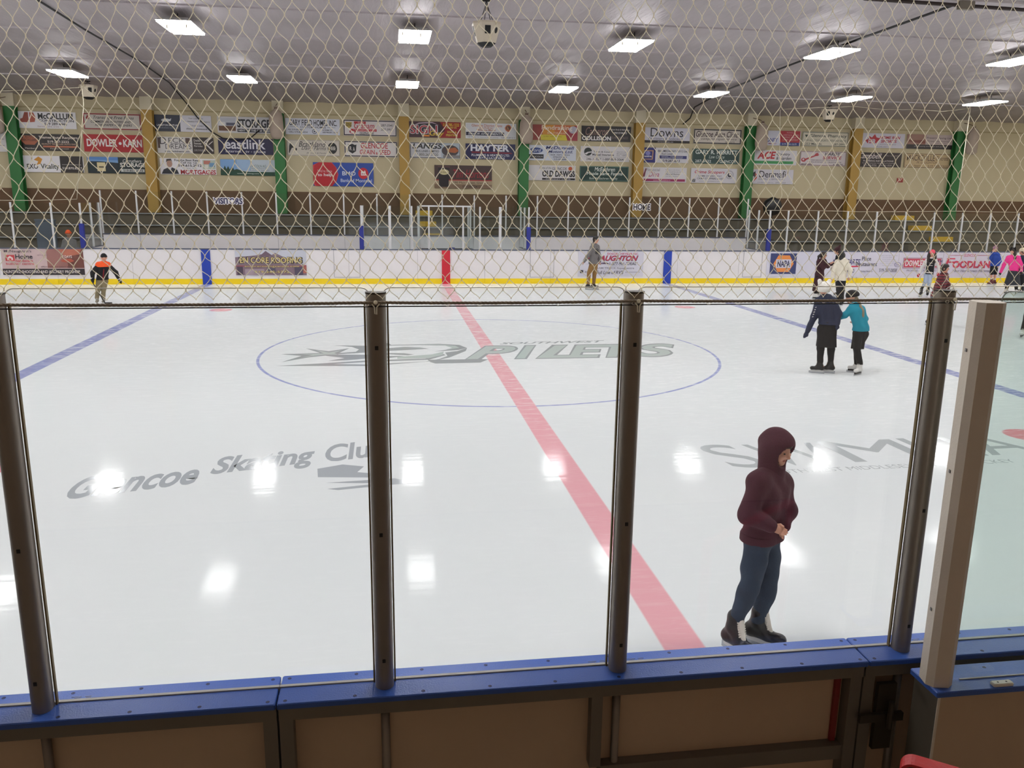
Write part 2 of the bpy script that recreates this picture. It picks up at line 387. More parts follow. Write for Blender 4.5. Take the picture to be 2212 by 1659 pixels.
# ------------------------------------------------------------------ stands
m_step = mat('worn grey bleacher', (96,88,76), .8, noise=.22, nscale=1.2); m_nose = mat('worn aluminium nosing', (170,172,176), .4, .4)
m_seat = mat('dull grey seat board', (104,98,90), .7, noise=.2, nscale=2.5)
ys = [15.95,16.25,17.0,17.75,18.4]; zs = [.98,1.48,1.92,2.34]
for k in range(1,4):
    t = thing('bleacher_row', ('lowest visible', 'middle', 'topmost')[k-1]+' grey bleacher row with a light nosing behind the benches', 'bleachers', (0,0,0), 0, 'bleacher rows')
    y1 = ys[k+1] if k < 3 else 18.38
    MB().box(-30.5, 30.5, ys[k], y1-.001, 0, zs[k]-.04).build('riser', m_step, t)
    MB().box(-30.5, 30.5, ys[k]-.06, ys[k]+.24, zs[k]-.04, zs[k]).build('seat_board', m_seat, t)
    MB().box(-30.5, 30.5, ys[k]-.075, ys[k]-.061, zs[k]-.035, zs[k]+.004).build('nosing', m_nose, t)
def aisle(x0, dx, w, where):
    for k in range(1,4):
        x = x0+dx*(3-k); y1 = (ys[k+1] if k < 3 else 18.25)-.085
        tag(MB().bev(x-w, x+w, y1-.34, y1, zs[k]+.0045, zs[k]+.2, .01).build('aisle_step', m_ystep), 'yellow aisle step %s, %s of its flight' % (where, ('lowest', 'middle', 'topmost')[k-1]), 'step', 'yellow aisle steps')
m_ystep = mat('yellow aisle step', (206,164,40), .6, noise=.1)
aisle(20.55, .55, .46, 'in the bleachers at the right')
aisle(-.6, .12, .34, 'behind the timekeeper booth')
t = thing('storage_box', 'blue-grey lidded box in the bleachers behind the left far glass', 'box', (-14.35,16.15,0))
MB().bev(-.33,.33,-.14,.02,.0,2.06,.02).build('body', mat('blue grey plastic', (84,94,108), .5), t)
MB().bev(-.35,.35,-.15,.03,2.06,2.12,.02).build('lid', mat('blue grey plastic', (84,94,108), .5), t)
# ------------------------------------------------------------------ lettering
_fc = bpy.data.curves.new('glyphs', 'FONT'); _fo = bpy.data.objects.new('glyphs', _fc); COL.objects.link(_fo)
def text_mesh(s, bold=0.0, shear=0.0, res=3, depth=0.0):
    """outline mesh of a string, normalised to a unit box: (verts, faces, aspect)"""
    _fc.body = s; _fc.offset = bold; _fc.shear = shear; _fc.resolution_u = res; _fc.extrude = 0; _fc.fill_mode = 'FRONT'
    dg = bpy.context.evaluated_depsgraph_get(); dg.update()
    ev = _fo.evaluated_get(dg); me = ev.to_mesh()
    v = np.array([tuple(q.co)[:2] for q in me.vertices]); f = [tuple(p.vertices) for p in me.polygons]
    ev.to_mesh_clear()
    lo, hi = v.min(0), v.max(0)
    return (v-lo)/(hi-lo), f, (hi-lo)[0]/(hi-lo)[1]
W_ = (236,233,237); K_ = (30,28,30); R_ = (176,24,34); B_ = (30,44,120)
def T(s, u0, u1, v0, v1, c=K_, b=.02, sh=0.0): return ('T', s, u0, u1, v0, v1, c, b, sh)
def Rr(u0, u1, v0, v1, c): return ('P', [(u0,v0),(u1,v0),(u1,v1),(u0,v1)], c)
def El(u, v, ru, rv, c, n=20): return ('P', [(u+ru*math.cos(2*math.pi*k/n), v+rv*math.sin(2*math.pi*k/n)) for k in range(n)], c)
def Po(pts, c): return ('P', pts, c)
def Fr(c, w=.05): return ('F', c, w)
_sm = {}
def ink(c):
    if c not in _sm: _sm[c] = mat('print %d %d %d' % c, c, .4)
    return _sm[c]
def sign(x0, x1, z0, z1, y, bg, elems, label, name='wall_sign', cat='sign', group=None, th=.02):
    w, h = x1-x0, z1-z0
    t = thing(name, label, cat, ((x0+x1)/2, y, z0), 0, group)
    MB().box(-w/2, w/2, -th, -.001, 0, h).build('panel', ink(bg), t)
    lay = {}; order = []; lvl = 0
    for e in elems:
        lvl += 1; yy = -th-.0012*lvl
        if e[0] == 'T': key = ('lettering', e[6], lvl)
        elif e[0] == 'F': key = ('border', e[1])
        else: key = ('emblem', e[2])
        if key not in lay: lay[key] = MB(); order.append(key)
        mb = lay[key]
        if e[0] == 'T':
            v, f, a = text_mesh(e[1], e[7], e[8])
            V = [(-w/2+w*(e[2]+(e[3]-e[2])*p[0]), yy, h*(e[4]+(e[5]-e[4])*p[1])) for p in v]
            mb.add(V, f)
        elif e[0] == 'F':
            q = e[2]*h; o = -w/2+.012; i0 = .012
            A = [(o,i0),(-o,i0),(-o,h-i0),(o,h-i0)]; Bq = [(o+q,i0+q),(-o-q,i0+q),(-o-q,h-i0-q),(o+q,h-i0-q)]
            mb.add([(p[0],yy,p[1]) for p in A+Bq], [(k,(k+1)%4,4+(k+1)%4,4+k) for k in range(4)])
        else:
            mb.add([(-w/2+w*p[0], yy, h*p[1]) for p in e[1]], [tuple(range(len(e[1])))])
    for key in order: lay[key].build(key[0], ink(key[1]), t)
    return t
YW = 18.372
G_ = 'advertising signs on the far wall'
def ws(x0, row, bg, elems, label, w=2.1, dz=0, h=.61):
    z = (5.43, 4.62, 3.82)[row]+dz
    return sign(x0, x0+w, z, z+h, YW, bg, elems, label, group=G_)
BROWN = (52,38,36); NAVY = (22,22,66); GREEN = (18,58,48); GREY = (96,94,98)
# bay 1
ws(-15.82,0,W_,[Po([(.06,.35),(.2,.35),(.2,.95),(.14,.95),(.1,.6),(.06,.55)],(150,60,44)),Po([(.22,.35),(.3,.38),(.32,.65),(.29,.93),(.22,.95)],(176,84,64)),
  T('McCALLUM',.36,.95,.56,.92,K_,.03),T('CONSTRUCTION',.37,.96,.4,.54,K_,.02),T('519 289 4444',.46,.84,.2,.36,(70,60,64)),T('Serving the area',.34,.7,.06,.16,(150,110,110),0)],
  'white sign with a red-brown monogram and black capitals, top left of the first bay')
ws(-13.47,0,(206,198,190),[Fr((140,34,34),.07),Po([(.05,.7),(.08,.9),(.1,.8),(.13,.88),(.1,.62),(.07,.6)],(150,40,40)),T('Transcript Free Press',.18,.88,.6,.84,K_,.004,.35),
  T('COMMERCIAL PRINTERS AND',.13,.82,.42,.56,K_,.008,.3),T('NEWSPAPER PUBLISHERS',.2,.84,.22,.36,K_,.008,.3),T('since 1871',.5,.64,.11,.17,GREY,0)],
  'pale sign with a red border and slanted script, first bay top row')
ws(-15.8,1,(40,32,32),[Po([(.03,.55),(.03,.72),(.06,.72),(.06,.88),(.26,.88),(.26,.72),(.3,.72),(.3,.55),(.24,.34),(.09,.34)],(170,96,66)),T('AUTO',.09,.24,.75,.86,(60,30,26)),T('RECYCLERS',.05,.28,.56,.7,(60,30,26)),
  T('Thames Auto Recyclers',.32,.97,.68,.88,(226,214,206),.02),T('519-287-2222',.46,.82,.48,.62,(226,214,206),.02),T('QUALITY RECYCLED AUTO PARTS',.36,.97,.35,.45,(200,170,150)),Rr(.38,.95,.2,.3,(190,110,80)),T('Family owned',.5,.8,.08,.16,(220,210,200),0),T('Members',.08,.26,.08,.18,(220,210,200),0)],
  'dark brown sign with an orange shield emblem, first bay middle row', w=2.14)
ws(-13.52,1,(168,26,34),[T('DOWLER',.05,.55,.3,.74,(236,232,230),.03),El(.6,.5,.025,.085,(236,232,230)),T('KARN',.65,.96,.3,.74,(236,232,230),.03)],
  'red sign with big white condensed capitals on the wall', w=2.2, h=.64)
ws(-15.82,2,W_,[Rr(.62,.99,.0,1,(44,36,36)),T('EXO',.08,.26,.2,.5,(60,56,40),.02),Po([(.2,.75),(.28,.95),(.34,.8),(.3,.5),(.24,.45),(.27,.65)],(206,140,40)),T('Vitality',.3,.6,.12,.52,(66,72,50),.02),
  T('www.exovitality.ca',.65,.96,.44,.52,(220,214,210),0),T('519.870.8217',.65,.97,.2,.34,(226,220,216))],'white sign with an orange hourglass and a dark right end, first bay', w=2.22)
ws(-13.46,2,(24,40,44),[Rr(0,.52,.72,1,(84,132,196)),Po([(.0,.72),(.1,.76),(.52,.64),(.52,.8),(.0,.82)],(120,160,206)),Rr(.16,.3,.12,.66,(222,206,160)),Rr(.19,.27,.34,.42,(70,60,50)),Rr(.32,.5,.2,.6,(40,46,52)),
  T('Carruthers',.6,.92,.68,.88,(220,220,214),.006,.3),T('STORAGE',.55,.98,.4,.66,(232,230,224),.03),Rr(.56,.96,.1,.28,(206,208,204)),T('519-857-2973',.6,.93,.12,.25,K_)],
  'sign with blue sky, beige shed and dark green half, first bay bottom row', w=2.16)
# bay 2
ws(-10.88,0,(212,210,218),[Rr(0,.45,0,1,(28,34,54)),El(.2,.68,.08,.1,(206,210,216)),Po([(.2,.62),(.3,.8),(.28,.62)],(206,210,216)),T('LAMBTON MUTUAL',.04,.42,.32,.44,(224,224,228),.008),T('INSURANCE COMPANY',.06,.42,.18,.25,(160,164,176),0),
  T('Your Local Agent',.6,.86,.76,.86,GREY,.004),T('T. L. Hamilton Insurance Agency',.5,.98,.56,.68,GREY,.004),T('519-871-5462',.62,.86,.32,.42,GREY,.004),T('tlhamilton.insurance.ca',.55,.92,.14,.24,(60,58,64),.006,.2)],
  'sign with a dark navy left half and pale grey right half, second bay top row')
ws(-8.55,0,(206,204,206),[Rr(.02,.33,.12,.9,(188,190,198)),Rr(.02,.33,.12,.42,(104,72,52)),Rr(.03,.14,.45,.66,(222,222,222)),Rr(.16,.33,.45,.62,(90,92,110)),T('STORAGE',.36,.97,.34,.86,(26,26,34),.035),Rr(.36,.98,.06,.26,(26,28,44)),T('NEXT TO THE CAR WASH',.38,.97,.1,.22,(226,226,226))],
  'sign with a small yard picture and bold black slab lettering, second bay top row', w=2.06)
ws(-10.84,1,(216,212,210),[Rr(.62,1,0,1,(48,36,34)),T('D',.05,.16,.55,.97,(50,46,48),.0),T('ECK',.2,.48,.64,.94,(70,66,68),0),T('DREAMS',.14,.6,.26,.56,(70,66,68),0),Rr(.01,.05,.3,.95,(80,58,52)),Rr(.5,.58,.6,.95,(80,58,52)),Rr(.24,.5,.57,.6,(70,60,60)),T('www.deckdreams.com',.12,.56,.06,.18,GREY),
  T('Decks',.65,.76,.74,.88,(206,200,196)),T('Fences',.65,.78,.56,.7,(206,200,196)),T('Pergolas',.65,.8,.38,.52,(206,200,196)),T('519.719.0206',.65,.85,.14,.26,(206,200,196),0),Po([(.82,.7),(.98,.12),(.99,.22),(.85,.72),(.96,1),(.92,1)],(214,208,204)),Po([(.88,.7),(.98,.98),(.96,1),(.87,.74)],(214,208,204)),Po([(.92,.55),(.99,.75),(.99,.8),(.91,.59)],(214,208,204))],
  'white and dark brown sign with thin serif capitals and diagonal bars, second bay middle row')
ws(-8.57,1,(28,24,66),[T('eastlink',.12,.86,.34,.94,(222,220,228),.016),T('internet - tv - phone',.13,.86,.06,.28,(214,212,222),.004)],
  'dark navy sign with rounded white lowercase lettering, second bay middle row', w=2.08)
ws(-10.8,2,W_,[Po([(.02,.03),(.06,.3),(.14,.42),(.22,.42),(.3,.28),(.33,.03)],(34,36,48)),Po([(.15,.42),(.18,.2),(.2,.42)],(220,222,232)),El(.17,.66,.05,.22,(176,138,120)),Po([(.11,.72),(.12,.94),(.2,.97),(.225,.74),(.2,.86),(.14,.84)],(44,34,30)),
  T('For the Best Rates',.26,.72,.82,.95,K_,.02),T('Call me 1st',.37,.66,.68,.8,K_,.02),T('519.615.2912',.32,.74,.48,.64,K_,.025),T('Mortgage Agent',.4,.66,.36,.42,GREY,0),T('MORTGAGES',.36,.99,.02,.3,(170,28,36),.03),Rr(.76,.99,.36,.92,(186,196,184)),Rr(.78,.9,.66,.88,(190,120,106)),Rr(.88,.98,.5,.75,(110,150,186)),Rr(.8,.86,.4,.62,(224,222,214))],
  'white sign with a man in a dark suit and red capitals, second bay bottom row')
ws(-8.54,2,(196,206,214),[Rr(.0,.3,.3,1,(124,164,212)),Rr(.3,.55,.3,1,(158,186,218)),Po([(0,.25),(.02,.5),(.05,.36),(.08,.6),(.11,.38),(.14,.58),(.17,.36),(.22,.56),(.25,.34),(.3,.4),(.4,.28),(.5,.22),(0,.2)],(36,66,46)),Rr(0,1,0,.24,(24,70,52)),T('LINCOLN AG',.55,.84,.52,.68,(90,110,104),0),T('FARM CONTRACTORS',.55,.86,.42,.48,GREY,0),T('PLANTING THE BEST',.54,.9,.3,.37,GREY,0),T('www.lincolnag.com',.3,.7,.07,.17,(206,216,206),.006)],
  'sign with blue sky and dark green plants, second bay bottom row', w=2.08)
# bay 3
ws(-5.98,0,(214,216,226),[T('GARY FIELD HOMES INC.',.07,.95,.56,.92,K_,.012),Rr(.08,.23,.48,.5,GREY),Rr(.77,.92,.46,.48,GREY),T('CUSTOM HOMES',.27,.74,.4,.53,(56,56,64),.008),T('PH. 519-693-8600',.05,.34,.25,.34,(80,80,88)),T('CELL 519-808-4554',.06,.4,.1,.2,(80,80,88)),El(.53,.2,.045,.15,(120,122,130)),El(.53,.2,.03,.1,(214,216,226)),El(.53,.2,.015,.05,(60,60,70)),T('8 YORK ST',.68,.86,.25,.34,(80,80,88)),T('NEWBURY, ONT',.68,.96,.1,.2,(80,80,88))],
  'pale blue-white sign with narrow black capitals, third bay top row')
ws(-3.74,0,(222,214,214),[Fr((30,22,40),.06),Po([(.04,.85),(.16,.85),(.15,.55),(.1,.45),(.05,.55)],(176,150,70)),T('GTG',.05,.15,.58,.76,K_),T('Graham',.2,.58,.46,.82,(180,30,44),.008,.25),Rr(.2,.42,.76,.9,(180,30,44)),T('GARY',.27,.39,.78,.87,(230,214,214),0),Rr(.14,.62,.28,.43,(180,30,44)),T('TRANSPORT LTD',.18,.6,.3,.4,(228,200,200),0),El(.17,.25,.06,.13,(180,30,44)),El(.17,.22,.04,.07,(222,214,214)),T('GLENCOE',.3,.57,.1,.24,K_,.006,.2),T('287-3541',.7,.93,.62,.76,K_,.002,.2),T('287-3913',.7,.93,.36,.5,K_,.002,.2)],
  'white sign with a black border and a large red script word, third bay top row')
ws(-5.95,1,(208,200,188),[Fr((120,112,110),.02),Po([(.03,.2),(.04,.6),(.06,.82),(.07,.74),(.12,.64),(.13,.5),(.09,.48),(.06,.3),(.04,.14)],(28,26,26)),El(.17,.4,.015,.08,(28,26,26)),T('Braithland',.22,.74,.56,.9,K_,.0,.35),T('Dairy Farms',.27,.74,.3,.6,K_,.0,.35),T('JR Braith & Family',.36,.74,.12,.22,(80,74,72),0,.2),El(.86,.5,.09,.36,(30,32,32)),T('Milk',.79,.93,.38,.62,(220,214,206),.01,.3)],
  'cream sign with a black horse head and a round black badge, third bay middle row', w=2.04)
ws(-3.73,1,(222,216,214),[Fr((30,22,40),.06),Po([(.07,.8),(.1,.74),(.15,.82),(.2,.74),(.23,.78),(.22,.35),(.15,.2),(.08,.35)],(30,32,36)),T('R',.1,.14,.4,.66,(214,206,204)),T('A',.16,.2,.36,.62,(214,206,204)),T('GLENCOE',.31,.82,.54,.9,(178,30,36),.012),T('GRAIN',.29,.57,.16,.46,(178,30,36),.012),T('&',.59,.63,.16,.32,(178,30,36)),T('SEED',.66,.87,.16,.46,(178,30,36),.012)],
  'white sign with a black border and two lines of red capitals, third bay middle row')
sign(-4.98,-2.6,3.46,4.38,YW,(40,74,160),[Po([(.0,.12),(.02,0),(.3,0),(.38,.2),(.415,.5),(.38,.8),(.31,1),(.1,1),(.0,.88)],(206,60,70)),Po([(.02,.1),(.05,0),(.31,0),(.37,.2),(.4,.5),(.37,.8),(.3,1),(.1,1),(.02,.86),(.0,.5)],(182,22,36)),T("We're here",.07,.31,.58,.7,(226,190,196),0),T('to help.',.07,.33,.38,.54,(240,232,234),.02),T('BMO',.48,.7,.46,.64,(232,234,244),.012),T('Bank of Montreal',.45,.97,.18,.32,(214,222,240),.004),
  El(.83,.56,.085,.24,(196,30,46)),Po([(.79,.47),(.87,.47),(.87,.62),(.855,.7),(.84,.62),(.83,.66),(.82,.62),(.805,.7),(.79,.62)],(236,230,234)),Po([(.8,.52),(.815,.58),(.828,.52)],(196,30,46)),Po([(.832,.52),(.845,.58),(.86,.52)],(196,30,46))],
  'large blue sign with a red disc at its left end, third bay', group=G_)
# bay 4
ws(-1.17,0,(150,24,32),[Po([(0,0),(0,1),(.6,1),(.7,.5),(.6,0)],(60,20,34)),El(.34,.55,.28,.44,(30,22,34)),Po([(.05,.7),(.2,.92),(.45,.98),(.58,.8),(.45,.92),(.2,.86)],(206,180,196)),T('SIGN',.02,.56,.2,.8,(216,206,212),.05),T('SIGN',.035,.545,.24,.76,(170,28,44),.01),T('Guy',.4,.68,.02,.44,(216,180,60),.02,.2),T('519.785.1222',.66,.97,.74,.92,(226,206,60),.012),T('RODNEY ON',.73,.92,.6,.7,(220,200,80)),T('SIGNS &',.74,.92,.3,.44,(220,200,80),.012),T('PRINTING',.72,.94,.1,.24,(220,200,80),.012),Rr(.28,.4,.06,.16,(220,130,40))],
  'dark red sign with an outlined red word in a black oval, fourth bay top row')
ws(1.13,0,(216,216,220),[Fr((236,236,236),.03),T('Glencoe District Lions',.12,.72,.76,.93,(190,110,70),.01),T('Non-Profit Inc.',.28,.54,.64,.74,(190,120,84)),T('Millstone Manor',.22,.6,.5,.62,(170,110,80)),Rr(.01,.76,.2,.42,(32,32,56)),T('SENIOR APARTMENTS',.05,.72,.24,.38,(226,226,232),.006,.2),Po([(.77,.72),(.8,.88),(.84,.94),(.88,.88),(.91,.72),(.89,.56),(.84,.46),(.79,.56)],(176,90,44)),El(.84,.72,.04,.14,(80,40,30)),T('L',.825,.855,.64,.8,(226,160,80),.02),T('249 Walker St, Glencoe call for viewing',.04,.64,.05,.12,(70,70,80),0),T('Call 519 287-2111',.7,.98,.05,.13,(70,70,80),.004)],
  'white sign with orange lettering and a navy strip, fourth bay top row', w=2.08)
ws(-1.13,1,(206,206,212),[Fr((30,30,36),.04),Rr(.62,.985,.04,.97,(176,186,196)),El(.8,.5,.17,.36,(70,60,62)),Po([(.72,.62),(.9,.72),(.97,.5),(.9,.36),(.76,.42)],(176,96,54)),Rr(.66,.985,.05,.22,(130,124,124)),T('LANGS',.05,.64,.6,.93,K_,.03,.2),T('BUS LINES LIMITED',.12,.58,.38,.52,(50,48,52),.012),T('1.800.265.7020',.15,.56,.14,.32,(90,86,70),.008)],
  'white sign with a black border and an orange vehicle picture, fourth bay middle row', w=2.04)
ws(1.13,1,(24,24,74),[T('HAYTER',.1,.88,.52,.95,(220,222,232),.04),Po([(.12,.4),(.12,.5),(.9,.46),(.95,.38)],(130,30,50)),T('PLUMBING & HEATING LTD.',.12,.89,.19,.34,(222,224,232),.016),T('1-877-HAYTERS',.21,.79,.02,.14,(222,224,232),.012)],
  'dark navy sign with heavy white slab capitals over a red swoosh, fourth bay middle row', w=2.05)
sign(-.14,2.22,3.44,4.36,YW,(66,46,44),[Rr(0,1,0,.34,(170,150,122)),Rr(0,1,0,.18,(128,104,82)),Rr(0,1,.34,.38,(170,40,44)),Po([(.08,.06),(.24,.06),(.26,.94),(.06,.94)],(30,20,24)),Rr(.055,.265,.9,.95,(90,60,60)),El(.165,.7,.085,.12,(206,196,150)),T('Tim Hortons',.095,.235,.66,.74,(60,34,30),0,.3),T('Tim Hortons',.32,.95,.46,.82,(150,34,48),.01,.35),T('190 Main Street, Glencoe',.33,.93,.2,.3,(60,44,38),.0),T('519/287/2410',.48,.8,.04,.14,(50,36,32),.006,.2)],
  'dark brown sign with a coffee cup and red script, fourth bay', group=G_)
# bay 5
ws(3.84,0,(206,140,50),[Rr(.0,.24,.0,1,(150,60,50)),Rr(.5,.84,.0,1,(196,110,60)),Rr(.2,.84,.0,.36,(206,190,60)),Po([(.78,0),(.74,.4),(.82,.9),(1,1),(1,0)],(150,50,62)),El(.9,.7,.09,.24,(180,176,190)),T('Fundraising',.22,.88,.6,.96,(236,226,214),.01),T('800-738-4646',.34,.74,.4,.54,(224,200,160),.0),T('order online today',.26,.66,.2,.28,(120,90,30),0)],
  'orange, yellow and red sign partly behind a hanging sack, fifth bay top row', w=1.94)
ws(5.95,0,(30,22,24),[T('Cameron',.08,.54,.4,.92,(150,116,104),.0,.35),T('COLLISION',.01,.6,.06,.34,(230,226,226),.035),T('Auto Body & Refinishing',.6,.97,.72,.84,(220,214,214),.01),T('FREE ESTIMATES',.66,.92,.52,.64,(220,214,214),.006),T('519-876-3633',.62,.94,.18,.34,(130,110,110),0)],
  'black sign with a tan script word over heavy white capitals, fifth bay top row')
ws(3.66,1,(208,212,224),[El(.19,.66,.14,.2,(170,180,204)),El(.19,.66,.13,.17,(40,62,122)),T('Ford',.09,.29,.55,.78,(220,224,234),.0,.3),Rr(.04,.34,.12,.4,(28,28,34)),T('LINCOLN',.1,.32,.2,.3,(206,206,212),0),T('McDonnell',.38,.96,.74,.95,(40,50,110),.02,.2),T('Motors Ltd.',.43,.93,.5,.68,(40,50,110),.016,.25),T('SALES - PARTS - SERVICE',.48,.87,.34,.42,(50,50,70)),T('STRATHROY',.53,.82,.19,.28,(50,50,70)),T('519-247-6640',.55,.8,.05,.14,(50,50,70))],
  'pale sign with a blue oval badge and a black plate, fifth bay', w=2.08)
ws(5.93,1,(216,212,214),[El(.15,.64,.08,.27,(34,42,40)),Po([(.08,.52),(.14,.62),(.22,.66),(.24,.6),(.16,.56),(.12,.44)],(216,212,214)),T('Town & Country',.26,.68,.56,.7,(84,80,84)),T('Mutual Insurance',.24,.68,.38,.53,(70,66,72)),T('Home Farm Auto',.74,.94,.62,.7,(110,106,110),0),T('Business',.74,.94,.5,.58,(110,106,110),0),T('Est. 1885',.74,.94,.38,.46,(110,106,110),0),Rr(.07,.93,.29,.305,(130,126,130)),T('246-1132 * 1-888-868-3064',.12,.88,.08,.24,(56,52,58),.008)],
  'white sign with a round dark green logo and thin lettering, fifth bay middle row', w=2.1)
ws(3.66,2,(216,212,214),[T('Home of the',.26,.5,.76,.9,K_,.0,.3),T('GLENCOE',.52,.82,.7,.88,(50,46,50),.006),El(.89,.8,.04,.13,(196,84,40)),T('OLD DAWGS',.32,.99,.24,.66,K_,.04),Rr(.32,.99,.04,.16,(30,28,30)),T('HOCKEY CLUB',.4,.9,.065,.13,(206,200,200),0)],
  'white sign with heavy black block capitals and an orange dot, fifth bay bottom row', w=2.08)
ws(5.92,2,(16,54,48),[Fr((90,130,116),.03),T('McEachren',.3,.72,.66,.94,(218,226,218),.01,.15),T('Maple Lane Farms',.14,.88,.34,.62,(218,226,218),.012,.15),T('Bob McEachren Family',.2,.78,.08,.26,(200,212,202),.006)],
  'dark green sign with three lines of white lettering, fifth bay bottom row', w=2.1)
# bay 6
ws(8.5,0,(212,210,222),[Rr(0,1,0,.16,(34,26,28)),T('Downs',.19,.86,.4,.98,(40,36,40),.0),T('Barristers & Solicitors',.15,.87,.2,.36,(66,62,84),.0),T('downslaw.ca',.34,.66,.03,.12,(206,200,200),0)],
  'pale sign with tall thin dark lettering and a black bottom strip, sixth bay top row', w=2.13)
ws(10.79,0,(206,196,186),[Fr((24,16,16),.075),T('Glencoe Auto Clinic',.05,.93,.46,.86,(54,24,22),.014,.3),T('complete repair service',.16,.9,.22,.42,(60,40,34),.004,.3),T('287-3272',.66,.86,.1,.2,(60,40,34),.004,.2)],
  'cream sign with a thick black frame and brown script, sixth bay top row', w=2.13)
ws(8.5,1,(212,210,216),[Rr(0,.31,0,1,(34,34,110)),Po([(.06,.2),(.26,.2),(.27,.82),(.05,.82)],(196,150,110)),Po([(.07,.25),(.24,.25),(.25,.76),(.06,.76)],(40,40,116)),El(.155,.62,.05,.14,(130,130,190)),T('NAPA',.07,.24,.36,.46,(226,224,230),.03),T('B&K MECHANIX (2011) Ltd.',.36,.97,.68,.86,K_,.008,.15),T('Kurt Lovell',.44,.66,.54,.66,K_,.006,.15),Rr(.38,.96,.28,.48,(44,46,104)),T('REPAIRS - TIRES - SERVICE',.44,.88,.38,.44,(214,214,230),0),T('LICENSED MECHANIC',.44,.88,.3,.36,(214,214,230),0),T('519.287.1813',.46,.82,.05,.22,K_,.02,.1)],
  'white sign with a blue square and slanted black lettering, sixth bay', w=2.12)
ws(10.79,1,(24,58,54),[Fr((90,120,112),.03),T('GARY R. MERRITT',.06,.95,.64,.92,(214,222,216),.02),T('Law Office',.35,.68,.36,.58,(196,208,200),.0,.3),T('287-3432',.06,.4,.08,.26,(214,222,216),.01),T('GLENCOE',.58,.93,.08,.26,(214,222,216),.01)],
  'dark green sign with white capitals in its corners, sixth bay middle row', w=2.1)
ws(8.48,2,(216,212,216),[Po([(.02,.85),(.09,.9),(.1,.4),(.05,.36)],(170,70,110)),Po([(.08,.35),(.13,.93),(.15,.9),(.12,.36)],(120,36,70)),T('Financial',.15,.43,.74,.92,(110,104,112),.0),T('Diva',.2,.42,.36,.7,(160,50,90),.0,.3),T('Banking you with all your',.55,.86,.8,.87,GREY,0),T('insurance and the rest of it',.55,.88,.68,.75,GREY,0),T('The Small Business',.55,.86,.5,.62,(90,86,90),.004,.2),T('sun of everything',.56,.84,.36,.44,GREY,0),Rr(.02,.97,.06,.22,(150,30,84)),T('www.financialdiva.ca',.3,.66,.1,.18,(226,190,206),0)],
  'white sign with magenta shoe artwork and a magenta bottom strip, sixth bay bottom row', w=2.1)
ws(10.77,2,(212,208,214),[T('Crime Stoppers',.08,.73,.58,.86,(178,40,56),.014,.25),T("CRIME DOESN'T PAY.",.16,.68,.42,.53,(66,62,68),.01),T('CRIME STOPPERS DOES',.14,.71,.24,.36,(66,62,68),.01),Rr(.04,.1,.06,.26,(40,40,48)),T('f',.06,.085,.09,.23,(220,220,224),.01),El(.84,.58,.09,.3,(176,172,180)),El(.84,.58,.065,.22,(214,210,216)),El(.84,.56,.045,.15,(56,52,60)),El(.85,.6,.025,.08,(214,210,216)),T('www.crimestoppers.com',.18,.64,.08,.15,GREY,0)],
  'white sign with red slanted lettering and a round grey seal, sixth bay bottom row', w=2.06)
# bay 7
ws(13.55,0,(214,214,228),[T('SYDNEY',.16,.5,.24,.5,(50,64,140),.02),T('MART',.3,.48,.08,.18,(130,60,90)),Rr(.54,.99,.22,1,(168,36,50)),Rr(.54,.98,0,.22,(34,50,120)),T('519-264-1619',.6,.92,.05,.17,(210,216,232),.008),T('TOOLS',.68,.86,.84,.93,(216,170,176),0),T('LIVESTOCK & FEED',.6,.96,.66,.77,(216,170,176),0),T('FARMING, FENCE',.6,.9,.5,.61,(216,170,176),0),T('LUMBER, EQUIPMENT',.6,.95,.33,.45,(216,170,176),0)],
  'white, red and blue sign half behind a hanging sack, seventh bay top row', w=2.04)
ws(15.68,0,(212,204,184),[Fr((50,70,54),.035),Po([(.05,.78),(.12,.78),(.085,.6)],(30,56,40)),T('Glencoe Pharmacy',.17,.96,.58,.84,(44,56,48),.01),T('FOR ALL YOUR SPORTS MEDICINE NEEDS',.05,.96,.34,.48,(74,82,72),0,.2),T('253 Main St.',.07,.44,.1,.24,(60,70,60),.006),T('287-2891',.68,.93,.1,.24,(60,70,60),.006)],
  'cream sign with a thin dark green border and green lettering, seventh bay top row', w=2.12)
ws(13.4,1,(214,210,214),[T('ACE',.14,.54,.4,.92,(180,32,44),.04,.2),T('Country',.56,.85,.6,.84,(40,38,42),.012,.15),T('& Garden',.55,.88,.36,.58,(40,38,42),.012,.15),Rr(.06,.93,.08,.27,(60,150,84)),T('22 Main Street Strathroy 519-245-2131',.08,.9,.12,.23,(26,70,44),0)],
  'white sign with slanted red capitals and a green strip, seventh bay middle row', w=2.1)
ws(15.66,1,(210,200,202),[Fr((110,66,72),.03),Po([(.04,.3),(.08,.44),(.3,.72),(.33,.86),(.39,.9),(.38,.8),(.41,.78),(.38,.68),(.33,.66),(.14,.4),(.1,.26)],(166,54,60)),El(.07,.4,.045,.14,(170,40,52)),El(.07,.42,.02,.07,(210,200,202)),T('HARDY',.53,.87,.72,.92,(36,32,36),.016,.15),T('SERVICE',.49,.9,.46,.68,(166,36,46),.016,.15),T('FARM SERVICE & MAINTENANCE INC.',.24,.84,.36,.42,(70,60,64),0),T('WELDING & REPAIRS',.16,.9,.22,.29,(70,60,64),0),T('MELBOURNE',.03,.28,.06,.15,(90,40,46)),T('A. HARDY',.72,.94,.06,.15,(60,40,46))],
  'white sign with a red spanner drawing, seventh bay middle row', w=2.13)
